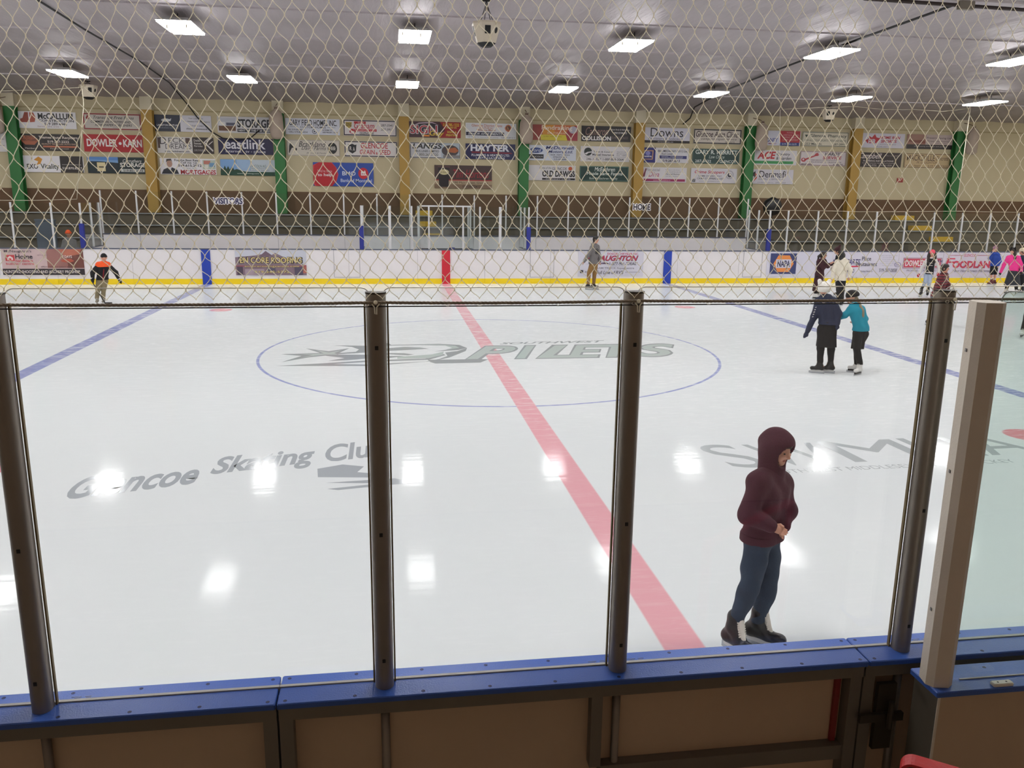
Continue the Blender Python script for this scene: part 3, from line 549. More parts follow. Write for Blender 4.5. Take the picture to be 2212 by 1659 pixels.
ws(13.33,2,(208,204,212),[Po([(.06,.5),(.1,.74),(.16,.86),(.15,.6),(.1,.5),(.12,.3)],(36,30,36)),Po([(.16,.78),(.19,.62),(.2,.4),(.14,.16),(.16,.46)],(190,70,56)),Po([(.17,.95),(.12,.5),(.15,.5),(.09,.04),(.19,.56),(.155,.56)],(60,46,52)),T('Denmafi',.25,.83,.44,.9,(34,30,36),.004),T('ELECTRICAL SERVICES INC.',.24,.82,.28,.38,(84,78,86),0),T('info@denmafi.ca',.22,.56,.06,.13,GREY,0),T('519-617-5424',.62,.84,.05,.14,GREY,0)],
  'pale sign with a black and red lightning emblem, seventh bay bottom row', w=2.08)
# bay 8
ws(18.3,0,(208,204,216),[Po([(.14,.5),(.2,.6),(.22,.8),(.28,.7),(.34,.95),(.38,.72),(.46,.66),(.42,.48),(.38,.3),(.2,.3)],(176,44,56)),T('HR',.21,.38,.24,.6,(206,200,212),.04),T('HOME RUN',.45,.9,.62,.82,(178,34,44),.024,.2),T('SPORTS',.48,.83,.36,.56,(178,34,44),.024,.2),T('142 Front St. Strathroy',.46,.82,.2,.28,(100,90,100),0),T('519-245-4321',.36,.64,.05,.13,(100,90,100),0)],
  'white sign with red slanted capitals and a burst emblem, eighth bay top row', w=2.16)
ws(20.58,0,(188,170,166),[Rr(0,.4,.3,1,(150,110,96)),Po([(.02,.66),(.1,.58),(.36,.62),(.4,.5),(.4,.36),(.02,.5)],(120,64,52)),Rr(0,1,0,.3,(36,28,30)),T('Frasers Paving Ltd',.42,.96,.68,.84,(64,52,60),.004,.1),T('Free Estimates',.44,.92,.5,.6,(80,66,72),.0),T('Call us today',.62,.86,.36,.43,(90,76,80),0),T('www.paving driveways and parking',.16,.86,.12,.22,(196,186,186),0)],
  'tan sign with a brown road picture and a dark bottom strip, eighth bay top row', w=2.22)
ws(18.24,1,(44,34,36),[T('Campbell',.05,.56,.46,.96,(220,210,208),.004,.35),T('Ron Campbell',.66,.92,.74,.84,(170,156,156),0,.3),T('PLUMBING INSTALLATIONS',.17,.83,.36,.48,(214,204,202),.008),T('Custom Residential, Ceramic Tile & Laminate',.15,.85,.22,.31,(200,190,188),0),T('519-495-9732   519-287-3535',.18,.8,.06,.17,(206,196,194),.004)],
  'black sign with flowing white script, eighth bay middle row', w=2.17)
ws(20.56,1,(190,166,126),[Fr((76,52,38),.03),T('MACKSVILLE',.05,.66,.5,.9,(70,46,34),.006),T('Concrete',.68,.96,.54,.84,(80,56,40),.0,.35),T('M. LAUGHTON',.27,.74,.3,.46,(92,66,48),0,.2),T('R.R. 2, Appin',.04,.36,.08,.2,(80,56,42),.004),T('519 289-2322',.52,.96,.08,.2,(80,56,42),.004)],
  'tan sign with a brown double border and brown capitals, eighth bay middle row', w=2.2)
sign(20.31,20.6,3.98,4.17,YW,(150,44,40),[Po([(.1,.95),(.5,.2),(.9,.95),(.72,.95),(.5,.5),(.28,.95)],(214,190,170))],'small red plate with a pale triangle on the bare wall', name='wall_plate', cat='plate')
# pale sheet at the very left of the wall, cut by the picture edge
sign(-16.9,-16.28,4.55,5.3,YW,(222,220,222),[Rr(.2,.9,.3,.32,(120,110,110)),Rr(.2,.9,.6,.62,(120,110,110))],'pale sheet on the wall left of the first green column', group=G_)

# ------------------------------------------------------------------ advertisements on the far boards
YB = 13.672; GB = 'advertisements on the far boards'
def ad(x0, x1, z0, z1, bg, el, label): return sign(x0, x1, z0, z1, YB, bg, el, label, name='board_ad', cat='advertisement', group=GB, th=.004)
ad(-17.2,-15.04,.32,1.19,(120,160,176),[Po([(.0,0),(1,0),(1,.45),(.0,.6)],(176,180,190))],'teal and grey advertisement cut by the left edge of the picture')
ad(-14.94,-12.34,.33,1.2,(196,172,172),[Rr(.55,1,.27,1,(150,104,98)),Rr(.8,1,.27,1,(110,66,58)),Po([(.7,1),(.78,.7),(.95,.8),(.98,1)],(176,104,84)),Rr(0,1,0,.24,(48,42,46)),T('HUNTING, SHOOTING AND ARCHERY PROSHOP',.02,.94,.05,.18,(226,218,216),.01),T("McNaughton's",.04,.37,.84,.97,(70,60,66),.008),Rr(.05,.16,.54,.77,(186,62,66)),Po([(.07,.57),(.07,.66),(.105,.74),(.14,.66),(.14,.57),(.12,.57),(.12,.64),(.09,.64),(.09,.57)],(230,206,206)),T('Home',.17,.38,.62,.8,(50,44,52),.02),T('hardware',.17,.38,.5,.6,(190,84,90)),T('building centre',.05,.39,.37,.47,(190,84,90)),T('7 DAYS',.74,.86,.66,.76,(236,226,222),.012),T('A WEEK',.76,.86,.56,.63,(206,120,96)),El(.8,.55,.08,.06,(176,84,66)),T('Sporting Goods',.44,.57,.74,.79,(110,84,90),0),T('GREAT SERVICE GREAT BRANDS',.47,.9,.29,.34,(90,66,70),0)],
  'dusty pink and brown advertisement with a black bottom strip on the far boards')
ad(-7.36,-4.94,.3,1.19,(196,198,210),[Rr(0,1,.02,.4,(130,108,122)),Po([(0,.4),(0,.72),(.3,.8),(.36,.84),(.42,.8),(.5,.78),(.56,.9),(.75,.64),(1,.4)],(128,110,122)),Po([(.34,.76),(.43,.97),(.53,.78)],(110,90,104)),Rr(.02,.1,.03,.36,(76,64,80)),Rr(.13,.4,.03,.26,(160,142,154)),Rr(.44,.56,.14,.3,(84,80,104)),Rr(.83,.95,.03,.38,(80,72,92)),Rr(.95,1,.1,.42,(170,100,88)),Po([(.0,.4),(1,.4),(1,.36),(.0,.36)],(150,80,92)),
  T('EN CORE ROOFING',.05,.95,.48,.74,(36,24,14),.07),T('EN CORE ROOFING',.065,.935,.5,.72,(226,206,138),.012),T('encoreroofingcanada.com',.12,.9,.3,.42,(64,46,40),.05),T('encoreroofingcanada.com',.125,.895,.31,.415,(214,194,140),.008),T('519-245-5772',.26,.76,.1,.2,(50,34,28),.06),T('519-245-5772',.265,.755,.11,.195,(226,206,138),.014)],
  'house picture advertisement with yellow black-edged capitals on the far boards')
ad(4.9,7.4,.26,1.19,(208,206,218),[T('DODGE CHRYSLER INC.',.44,.92,.86,.95,(178,60,86)),T('McNAUGHTON',.1,.92,.62,.84,(60,44,70),.05,.35),T('McNAUGHTON',.11,.91,.64,.83,(190,46,72),.01,.35),Po([(.1,.5),(.44,.55),(.3,.6),(.48,.5)],(90,70,96)),T('1-877-901-"DEAL"',.48,.91,.46,.58,(50,46,60),.012),T('HURON ST. CITY, ONT',.52,.7,.41,.44,(90,86,100),0),T('RAM TRUCK Supercentre',.28,.86,.28,.38,(150,146,158),.03),T('Full Line of RV\'S',.28,.7,.1,.24,(56,52,62),.01,.25),T('Jeep',.1,.2,.15,.22,(60,60,70),.01),Rr(.03,.08,.14,.26,(56,54,64)),Rr(.72,.95,.17,.19,(130,130,150))],
  'pale advertisement with red slanted capitals behind the boy in grey')
ad(12.3,14.98,.24,1.2,(210,208,222),[Rr(.05,.45,.12,.94,(54,62,108)),Po([(.1,.53),(.17,.2),(.34,.2),(.41,.53),(.34,.86),(.17,.86)],(222,138,72)),Rr(.14,.37,.36,.7,(206,204,222)),T('NAPA',.16,.355,.4,.66,(54,52,80),.03)],
  'blue square advertisement with an orange hexagon on the far boards')
ad(15.0,17.75,.24,1.2,(212,208,222),[T('AUTO PARTS',-.02,.42,.5,.72,(56,48,100),.02,.3),Po([(-.03,.36),(.12,.44),(.42,.46),(.42,.4),(.12,.38)],(196,60,86)),T('519-287-3720',.0,.34,.16,.32,(60,54,70),.004,.1),T('Place',.44,.58,.66,.82,(48,46,54),.01),T('Restaurant',.36,.68,.44,.6,(48,46,54),.01),T('Rodney Newbury',.44,.62,.18,.26,(100,96,108)),T('Fridays, Saturdays & Sundays',.72,.98,.84,.88,(150,146,160),0),T('4-11 pm 8.95 pm',.76,.94,.76,.8,(150,146,160),0),T('Sunday Buffet Brunch',.75,.96,.68,.72,(150,146,160),0),T('10.30 am to 2.00 pm',.77,.94,.6,.64,(150,146,160),0),T('In House Catering Services',.72,.98,.52,.56,(150,146,160),0),T('Parking in Rear',.76,.92,.44,.48,(150,146,160),0),T('519-287-2858',.72,.99,.2,.34,(84,80,92),.004)],
  'pale advertisement behind the person in the white jacket')
ad(17.78,19.66,.24,1.2,(212,206,220),[El(-.02,.5,.075,.1,(110,104,140)),El(-.02,.5,.06,.08,(216,210,224)),T('Esso',-.06,.02,.46,.54,(110,104,140)),Rr(.1,.98,.35,.78,(120,64,84)),Rr(.11,.97,.37,.76,(214,200,212)),Rr(.12,.96,.39,.74,(186,58,80)),T('DOWLER-KARN',.15,.93,.44,.68,(236,226,232),.03),T('PROPANE - FUELS - LUBES',.2,.88,.22,.3,(110,104,124),0),T('Mobil',.86,.995,.6,.7,(80,80,120),.02)],
  'pale advertisement with a red name plate beside the girl in the pink hat')
ad(19.68,22.7,.24,1.2,(212,204,218),[T('GLENCOE',.29,.46,.83,.94,(190,76,100),.02,.15),Rr(.08,.28,.87,.89,(180,96,116)),Rr(.47,.66,.87,.89,(180,96,116)),Rr(.05,.17,.72,.77,(190,56,80)),Rr(.05,.17,.58,.63,(190,56,80)),Po([(.03,.4),(.06,.4),(.09,.74),(.06,.74)],(190,56,80)),T('OODLAND',.14,.78,.36,.66,(190,56,80),.045,.0),T('Your Hometown Advantage',.15,.74,.17,.3,(100,96,116),.006,.3)],
  'pale advertisement with rounded red capitals at the right end of the far boards')

# ------------------------------------------------------------------ team name boards on the bench glass
def nameboard(s, x0, x1, z0, z1, c, label):
    t = thing('name_board', label, 'sign', ((x0+x1)/2, 15.6, (z0+z1)/2), 0, 'team name boards'); w, h = x1-x0, z1-z0
    for i, (nm, bold, col, k, y) in enumerate((('backing', .075, W_, 1.0, 0), ('lettering', .03, c, .93, -.012))):
        v, f, a = text_mesh(s, bold)
        MB().add([((p[0]-.5)*w*k, y, (p[1]-.5)*h*(k if i == 0 else .8)) for p in v], f).build(nm, ink(col), t)
    MB().box(-w*.46, w*.46, .003, .012, -h*.36, h*.36).build('board', ink(W_), t)
    MB().box(-.02,.02,.012,.06,-.02,.02).build('bracket', m_alu, t)
nameboard('VISITORS', -8.37, -7.28, 2.71, 2.98, (24,22,70), 'white-edged navy capitals board on the left bench glass')
nameboard('HOME', 7.46, 8.2, 2.66, 2.95, (40,34,40), 'white-edged black capitals board on the right bench glass')

# ------------------------------------------------------------------ markings frozen into the ice
def ice_mat(name, rgb):
    m = mat(name, rgb, .1); m.node_tree.nodes['Principled BSDF'].inputs['IOR'].default_value = 1.31; return m
m_i1 = ice_mat('grey under ice', (172,179,182)); m_i2 = ice_mat('pale green grey under ice', (204,216,214)); m_i3 = ice_mat('soft grey under ice', (176,182,188)); m_i4 = ice_mat('faint grey under ice', (190,196,199))
ZI = .0005
_lift = [0]
def lift(z): _lift[0] += 1; return z+.000012*_lift[0]
def flat(mb, pts, z=ZI): z = lift(z); mb.add([(x, y, z) for x, y in pts], [tuple(range(len(pts)))])
def flat_text(mb, s, p0, ux, uy, w, h, bold=.01, sh=0.0, z=ZI, bend=0.0):
    v, f, a = text_mesh(s, bold, sh, 4); z = lift(z)
    P = [(p0[0]+ux[0]*p[0]*w+uy[0]*p[1]*h, p0[1]+ux[1]*p[0]*w+uy[1]*p[1]*h, z) for p in v]; mb.add(P, f)
t = thing('ice_logo', 'grey star and slanted team lettering inside the centre ice circle', 'ice marking', (0,0,0))
g = MB(); p = MB()
flat(g, [(-3.76,0.66),(-3.27,0.30),(-2.87,0.62),(-3.05,0.10),(-2.54,0.25),(-2.49,0.11),(-3.07,-0.05),(-2.85,-0.51),(-3.31,-0.18),(-3.61,-0.34),(-4.07,-0.78),(-3.76,-0.17),(-4.19,0.04),(-3.43,0.12)])
flat(p, [(-3.54,0.46),(-3.26,0.17),(-3.01,0.40),(-3.15,0.09),(-3.06,-0.09),(-3.32,-0.07),(-3.58,-0.20),(-3.72,-0.33),(-3.55,-0.08),(-3.77,-0.00),(-3.35,0.06)], ZI+.0006)
flat(g, [(-3.21,0.98),(-2.51,0.88),(-2.08,1.20),(-2.01,0.95),(-0.99,1.01),(-0.57,0.84),(-0.44,0.47),(-0.64,0.25),(-1.14,0.11),(-0.71,0.43),(-0.83,0.78),(-1.42,0.89),(-2.14,0.87),(-2.47,0.56),(-2.49,0.22),(-2.74,0.13),(-2.67,0.46),(-2.83,0.77)])
flat(g, [(-2.13,0.54),(-1.74,0.69),(-1.43,0.60),(-1.23,0.44),(-1.65,0.33),(-1.95,0.27),(-2.13,0.24)])
flat(g, [(-3.06,-0.09),(-2.48,-0.14),(-2.14,0.02),(-1.76,-0.04),(-1.56,-0.19),(-1.70,-0.26),(-2.06,-0.13),(-2.13,-0.30),(-1.74,-0.33),(-2.10,-0.55),(-2.47,-0.54),(-2.86,-0.69),(-3.21,-0.73),(-2.91,-0.45)])
flat(g, [(-4.13,-1.14),(-3.36,-0.97),(-2.47,-0.74),(-1.36,-0.63),(-0.98,-0.18),(-0.94,-0.29),(-1.29,-0.76),(-2.46,-0.89),(-3.10,-1.04),(-2.46,-1.14),(-1.37,-0.93),(-1.09,-0.70),(-0.91,-0.40),(-0.93,-0.02),(-0.67,0.13),(-0.44,0.47),(-0.50,0.12),(-0.88,-0.56),(-1.22,-0.90),(-2.12,-1.19),(-2.45,-1.28)])
flat(g, [(-1.32,-0.76),(-1.09,-0.77),(-0.33,-0.77),(-0.14,-0.81),(-0.33,-1.12),(-1.19,-1.15),(-1.28,-0.99)])
flat(p, [(-2.4,.98),(-1.0,.94),(-.66,.74),(-.6,.5),(-.9,.3),(-.75,.5),(-.9,.82),(-1.4,.94)], ZI+.0006)
flat(p, [(-1.9,-.42),(-1.2,-.2),(-.95,.1),(-1.0,-.3),(-1.3,-.6),(-1.9,-.62)], ZI+.0006)
for i, (s, x0, w) in enumerate((('P',-.62,1.15),('I',.36,.62),('L',.78,.92),('E',1.42,1.05),('T',2.2,1.0),('S',2.86,1.15))):
    flat_text(g, s, (x0,-.84), (1,0), (.0,1), w+.1, 1.56, .055, .5)
    flat_text(p, s, (x0+.055,-.76), (1,0), (.0,1), w-.01, 1.40, .022, .5, ZI+.0006)
flat_text(g, 'SOUTHWEST', (.3,.84), (1,.05), (0,1), 2.4, .24, .02, .5)
g.build('outline', m_i1, t); p.build('fill', m_i2, t)
t = thing('ice_lettering', 'grey script club name in the ice left of the red line', 'ice marking', (0,0,0))
g = MB(); dx_ = (.955,.295); dy_ = (-.18,.98)
flat_text(g, 'Glencoe', (-5.36,-8.0), dx_, dy_, 1.3, .74, .03, .42)
flat_text(g, 'Skating', (-4.02,-7.52), dx_, dy_, 1.22, .82, .03, .42)
flat_text(g, 'Club', (-2.78,-7.02), dx_, dy_, .78, .7, .024, .42)
flat(g, [(-2.88,-7.25),(-2.6,-7.12),(-2.35,-7.22),(-2.42,-7.42),(-2.2,-7.5),(-2.3,-7.62),(-2.85,-7.55)])
flat(g, [(-2.75,-7.75),(-2.0,-7.68),(-1.75,-7.85),(-2.1,-7.9),(-2.6,-8.0),(-2.72,-7.95),(-2.15,-7.83)])
g.build('lettering', m_i3, t)
t = thing('ice_lettering', 'large pale grey capitals in the ice behind the hooded skater', 'ice marking', (0,0,0))
g = MB()
flat_text(g, 'S', (1.9,-7.75), (1,0), (-.06,1), .55, .95, .0, -.15)
flat_text(g, 'W', (2.5,-7.72), (1,0), (-.06,1), .95, .88, .0, 0)
flat_text(g, 'M', (3.55,-7.68), (1,.02), (-.06,1), 1.05, .86, .0, 0)
flat_text(g, 'H', (4.7,-7.62), (1,.02), (-.06,1), .7, .84, .0, 0)
flat_text(g, 'A', (5.45,-7.6), (1,.02), (-.06,1), .8, .84, .0, 0)
flat_text(g, 'SOUTHWEST MIDDLESEX MINOR HOCKEY', (2.25,-8.0), (1,.03), (-.06,1), 3.3, .13, .0, 0)
g.build('lettering', m_i4, t)
bpy.data.objects.remove(_fo)
# ------------------------------------------------------------------ near boards, glass and posts in front of the camera
ZC = 1.275
m_blue2 = mat('blue cap plastic', (56,90,168), .32, noise=.06, nscale=3, bump=.12, bscale=160)
m_steelb = mat('galvanised board frame', (120,112,100), .6, .3, noise=.12, nscale=6)
m_pback = mat('cream board back', (190,166,140), .6, noise=.08, nscale=2.5)
m_ss = mat('brushed steel post', (140,132,124), .4, .6, noise=.1, nscale=9)
m_ssd = mat('dark post cap', (60,55,50), .4, .6); m_gask = mat('olive glazing strip', (120,104,66), .5)
m_gray = mat('grey glazing channel', (176,172,164), .45, .2)
screw_mesh = None
def screws(parent, xs, ys_, z):
    global screw_mesh
    for y in ys_:
        for x in xs:
            if screw_mesh is None:
                o = MB().lathe([(.0075,-.001),(.0075,.0006),(.005,.0012),(.003,.0004)], 8).build('screw', mat('screw head', (40,46,80), .4, .5), parent); screw_mesh = o.data
            else:
                o = bpy.data.objects.new('screw', screw_mesh); COL.objects.link(o); o.parent = parent
            o.location = (x, y, z)
def near_section(x0, x1, label, rail=None, low=0.02):
    t = thing('dasher_board', label, 'rink board', ((x0+x1)/2, -13.72, 0), 0, 'near rink boards'); h = (x1-x0)/2
    c1 = MB().bev(-h+.002, h-.002, .026, .092, ZC-.022, ZC, .004).build('cap_strip', m_blue2, t)
    c2 = MB().bev(-h+.002, h-.002, -.095, .012, ZC-.022, ZC, .004).build('cap_strip', m_blue2, t)
    MB().box(-h, h, .012, .026, ZC-.03, ZC+.004).build('glazing_channel', m_gray, t)
    n = int((x1-x0)/.235); xs = [-h+.03+(2*h-.06)*k/n for k in range(n+1)]
    screws(t, xs, (.07,-.075), ZC)
    MB().box(-h, h, .06, .075, .0, ZC-.022).build('ice_face', m_white, t)
    MB().box(-h+.03, h-.03, -.002, .004, low, ZC-.1).build('back_panel', m_pback, t)
    MB().prism([(-.07,ZC-.085),(-.065,ZC-.085),(-.065,ZC-.028),(.0,ZC-.028),(.0,ZC-.022),(-.07,ZC-.022)], 0, -h+.003, h-.003).build('top_rail', m_steelb, t)
    for x in (-h+.003, h-.053): MB().box(x, x+.05, -.062, -.003, 0, ZC-.086).build('stud', m_steelb, t)
    if rail is not None: MB().box(rail, h-.053, -.05, -.003, .80, .865).build('middle_rail', m_steelb, t)
    MB().box(-h+.053, h-.053, -.05, -.003, .30, .365).build('lower_rail', m_steelb, t)
    return t, h
m_rod = mat('thin dark stud', (70,62,52), .5, .4)
s1, h1 = near_section(-4.89, -2.445, 'near board section with a blue cap at the left, left of the cap seam')
s2, h2 = near_section(-2.443, -.12, 'near board section with a blue cap in the middle, right of the cap seam', .072)
s3, h3 = near_section(-.118, 2.35, 'near board section with a blue cap at the right, behind the square post')
NP = [-4.47, -3.262, -2.053, -1.146, .064, 1.28, 2.3]
def lower_stud(t, xw):
    x = xw-t.location.x
    MB().tube([(x,-.022,.3),(x,-.022,ZC-.1)], .017, 10).build('post_stem', m_ss, t, True)
for xw, t in ((NP[0],s1),(NP[1],s1),(NP[2],s2),(NP[3],s2),(NP[4],s3),(NP[5],s3)): lower_stud(t, xw)
MB().box(-1.235+1.2815-.02, -1.235+1.2815+.025, -.055, -.004, .866, ZC-.088).build('stud', m_steelb, s2)
MB().box(-.2+1.2815-.01, -.2+1.2815+.012, -.02, -.004, .866, ZC-.09).build('red_stripe', mat('dull red stripe', (128,36,34), .6), s2)
tl = MB().box(.055, .075, -.10, -.064, .85, 1.06); tl.box(.0, .13, -.12, -.101, .93, .97); 
lt = thing('gate_latch', 'dark steel gate latch on the near board frame', 'latch', (-.118,-13.72,.0))
MB().box(.06, .14, -.085, -.064, .86, 1.16).build('plate', m_rod, lt); MB().box(-.02, .17, -.105, -.086, 1.0, 1.035).build('bar', m_rod, lt); MB().tube([(.1,-.12,.98),(.1,-.12,1.1)], .012, 8).build('pin', m_rod, lt)

def near_post(x, label):
    t = thing('glass_post', label, 'post', (x, -13.735, ZC+.0005), 0, 'steel posts of the near glass'); H = 2.757-ZC
    r = .034; o = [(r*math.cos(math.pi+math.pi*k/40), -.004+.98*r*math.sin(math.pi+math.pi*k/40)) for k in range(41)]
    o += [(r,.016),(.02,.016),(.02,.029),(-.02,.029),(-.02,.016),(-r,.016)]
    MB().prism(o, 2, 0, H).build('shaft', m_ss, t)
    q = [(p[0]*1.04, p[1]*1.04-.0005) for p in o[:41]]+[(r*1.04,.017),(-r*1.04,.017)]
    MB().prism(q, 2, H, H+.006).build('end_cap', m_ssd, t)
    MB().prism([(-.042,.0175),(-.036,.0175),(-.036,.0305),(-.042,.0305)], 2, .0, H-.03).build('glazing_strip', m_gask, t)
    MB().prism([(.036,.0175),(.042,.0175),(.042,.0305),(.036,.0305)], 2, .0, H-.03).build('glazing_strip', m_gask, t)
    for z in (1.3, .62, .12):
        MB().bev(-.006, .006, -.0395, -.0365, z-.007, z+.007, .001).build('bolt', m_blk, t)
    return t
for x, lab in ((NP[0],'steel glass post beyond the left edge of the picture'),(NP[1],'steel glass post at the left edge of the picture'),(NP[2],'steel glass post left of the red line, second from the left'),
               (NP[3],'steel glass post right of the red line near the hooded skater'),(NP[4],'steel glass post beside the square plastic post'),(NP[5],'steel glass post beyond the right edge of the picture')):
    near_post(x, lab)
m_gn = glass_mat('near glass', (.985,.99,.988), .01, .9); m_ge = mat('polished glass edge', (226,224,216), .3)
m_ge2 = mat('faint print on glass', (150,152,156), .5)
def near_pane(x0, x1, y, label, z0=1.28, z1=2.772, stamp=0.0, m=None, edge=None):
    t = thing('shield_glass', label, 'glass pane', ((x0+x1)/2, y, z0), 0, 'panes of the near glass'); h = (x1-x0)/2-.0225; H = z1-z0; r = .03
    arc = [(h-r+r*math.cos(k*math.pi/10), H-r+r*math.sin(k*math.pi/10)) for k in range(6)]; arl = [(-p[0],p[1]) for p in arc[::-1]]
    MB().prism([(-h,0),(h,0)]+arc+arl, 1, -.006, .006).build('pane', m or m_gn, t)
    MB().tube([(h+.001,0,H-.25)]+[(p[0]+.001,0,p[1]+.001) for p in arc]+[(p[0]-.001,0,p[1]+.001) for p in arl]+[(-h-.001,0,H-.25)], .0019, 6).build('glass_edge', edge or m_ge, t)
    if stamp:
        k = stamp
        MB().box(k-.018, k+.016, -.0075, -.0062, .012, .0135).box(k-.01, k+.012, -.0075, -.0062, .0075, .009).build('stamp', m_ge2, t)
        MB().box(k+.028, k+.05, -.0075, -.0062, .012, .0135).box(k+.03, k+.048, -.0075, -.0062, .008, .0092).build('stamp', m_ge2, t)
near_pane(NP[0], NP[1], -13.698, 'clear pane at the left edge of the picture')
near_pane(NP[1], NP[2], -13.698, 'clear near pane in front of the script in the ice', stamp=-.5)
near_pane(NP[2], NP[3], -13.698, 'clear near pane between the two middle posts', stamp=.36)
near_pane(NP[3], NP[4], -13.698, 'clear near pane in front of the hooded skater', stamp=-.54)
near_pane(NP[4], NP[5], -13.698, 'clear near pane behind the square plastic post', stamp=-.52)

# partition box and square post at the right
pb = thing('partition_box', 'blue-capped plastic partition box at the lower right', 'partition', (.015,-14.05,0))
MB().bev(0, 2.3, 0, .172, ZC-.022, ZC, .004).build('cap', m_blue2, pb)
MB().box(.02, 2.29, .012, .018, .0, ZC-.023).build('front_panel', m_pback, pb)
MB().box(.02, .026, .02, .165, .0, ZC-.023).build('end_panel', mat('dark grey panel', (92,86,76), .6), pb)
MB().box(.012, .022, .008, .0115, .0, ZC-.023).build('corner_trim', mat('white corner trim', (214,206,192), .5), pb)
MB().box(.14, 2.3, .068, .074, ZC, ZC+.004).build('glazing_channel', m_gray, pb)
screws(pb, [.3,.55,.8], (.14,), ZC)
sp_ = thing('square_post', 'tall square off-white plastic post at the right', 'post', (.058,-13.972,ZC+.0005), -.2)
r = .05; c_ = .022
oc = [(-r+c_,-r),(r-c_,-r),(r,-r+c_),(r,r-c_),(r-c_,r),(-r+c_,r),(-r,r-c_),(-r,-r+c_)]
MB().prism(oc, 2, 0, 2.748-ZC).build('shaft', mat('off-white plastic post', (216,206,192), .5, bump=.1, bscale=120), sp_)
for z in (.3,.85,1.3): MB().bev(-.0535, -.0505, -.006, .006, z-.006, z+.006, .001).build('screw', mat('grey screw', (110,106,104), .4), sp_)
gt = glass_mat('tinted glass', (.86,.92,.895), .01, .9)
near_pane(.0905, 1.6, -13.972, 'greenish second pane right of the square post', 1.281, 2.782, m=gt, edge=mat('grey green glass edge', (120,126,118), .3))
so = thing('hinge_plate', 'small white plastic hinge plate on the blue cap at the right', 'plate', (.297,-14.03,ZC+.0005))
MB().bev(-.042, .042, -.014, .014, 0, .012, .004).build('plate', mat('white nylon', (226,222,212), .4), so)
for x in (-.018,.018): MB().lathe([(.004,.0121),(.003,.0128)], 8, (x,0,0)).build('screw', m_blk, so)
m_redp = mat('chipped red paint', (178,32,38), .38, noise=.12, nscale=25, bump=.2, bscale=60)
hr = thing('handrail', 'red painted flat steel handrail in the lower right corner', 'handrail', (-.45,-14.52,0))
W2 = .028
def ribbon(pts, w, th):
    """flat bar of width w along a path in the rail's own vertical plane"""
    d = Vector((.8,-.6,0)); n = Vector((.6,.8,0)); mb = MB(); v = []
    for i, (s, z) in enumerate(pts):
        a = pts[max(i-1,0)]; b = pts[min(i+1,len(pts)-1)]; tx, tz = b[0]-a[0], b[1]-a[1]; l = math.hypot(tx,tz); nx, nz = -tz/l*th/2, tx/l*th/2
        for sg, ww in ((1,w),(1,-w),(-1,-w),(-1,w)):
            v.append(d*(s+sg*nx)+n*ww+Vector((0,0,z+sg*nz)))
    f = [(0,1,2,3), tuple(len(v)-4+k for k in (3,2,1,0))]
    for i in range(len(pts)-1):
        for k in range(4): f.append((i*4+k, i*4+(k+1)%4, i*4+4+(k+1)%4, i*4+4+k))
    return mb.add(v, f)
ZR = 1.392; rr_ = .035
bend = [(0,0),(0,ZR-rr_)]+[(rr_-rr_*math.cos(k*math.pi/12), ZR-rr_+rr_*math.sin(k*math.pi/12)) for k in range(1,7)]+[(.9,ZR)]
ribbon(bend, W2, .009).build('rail', m_redp, hr)
ribbon([(.9,ZR-.005),(.9,0)], W2*.8, .009).build('leg', m_redp, hr)

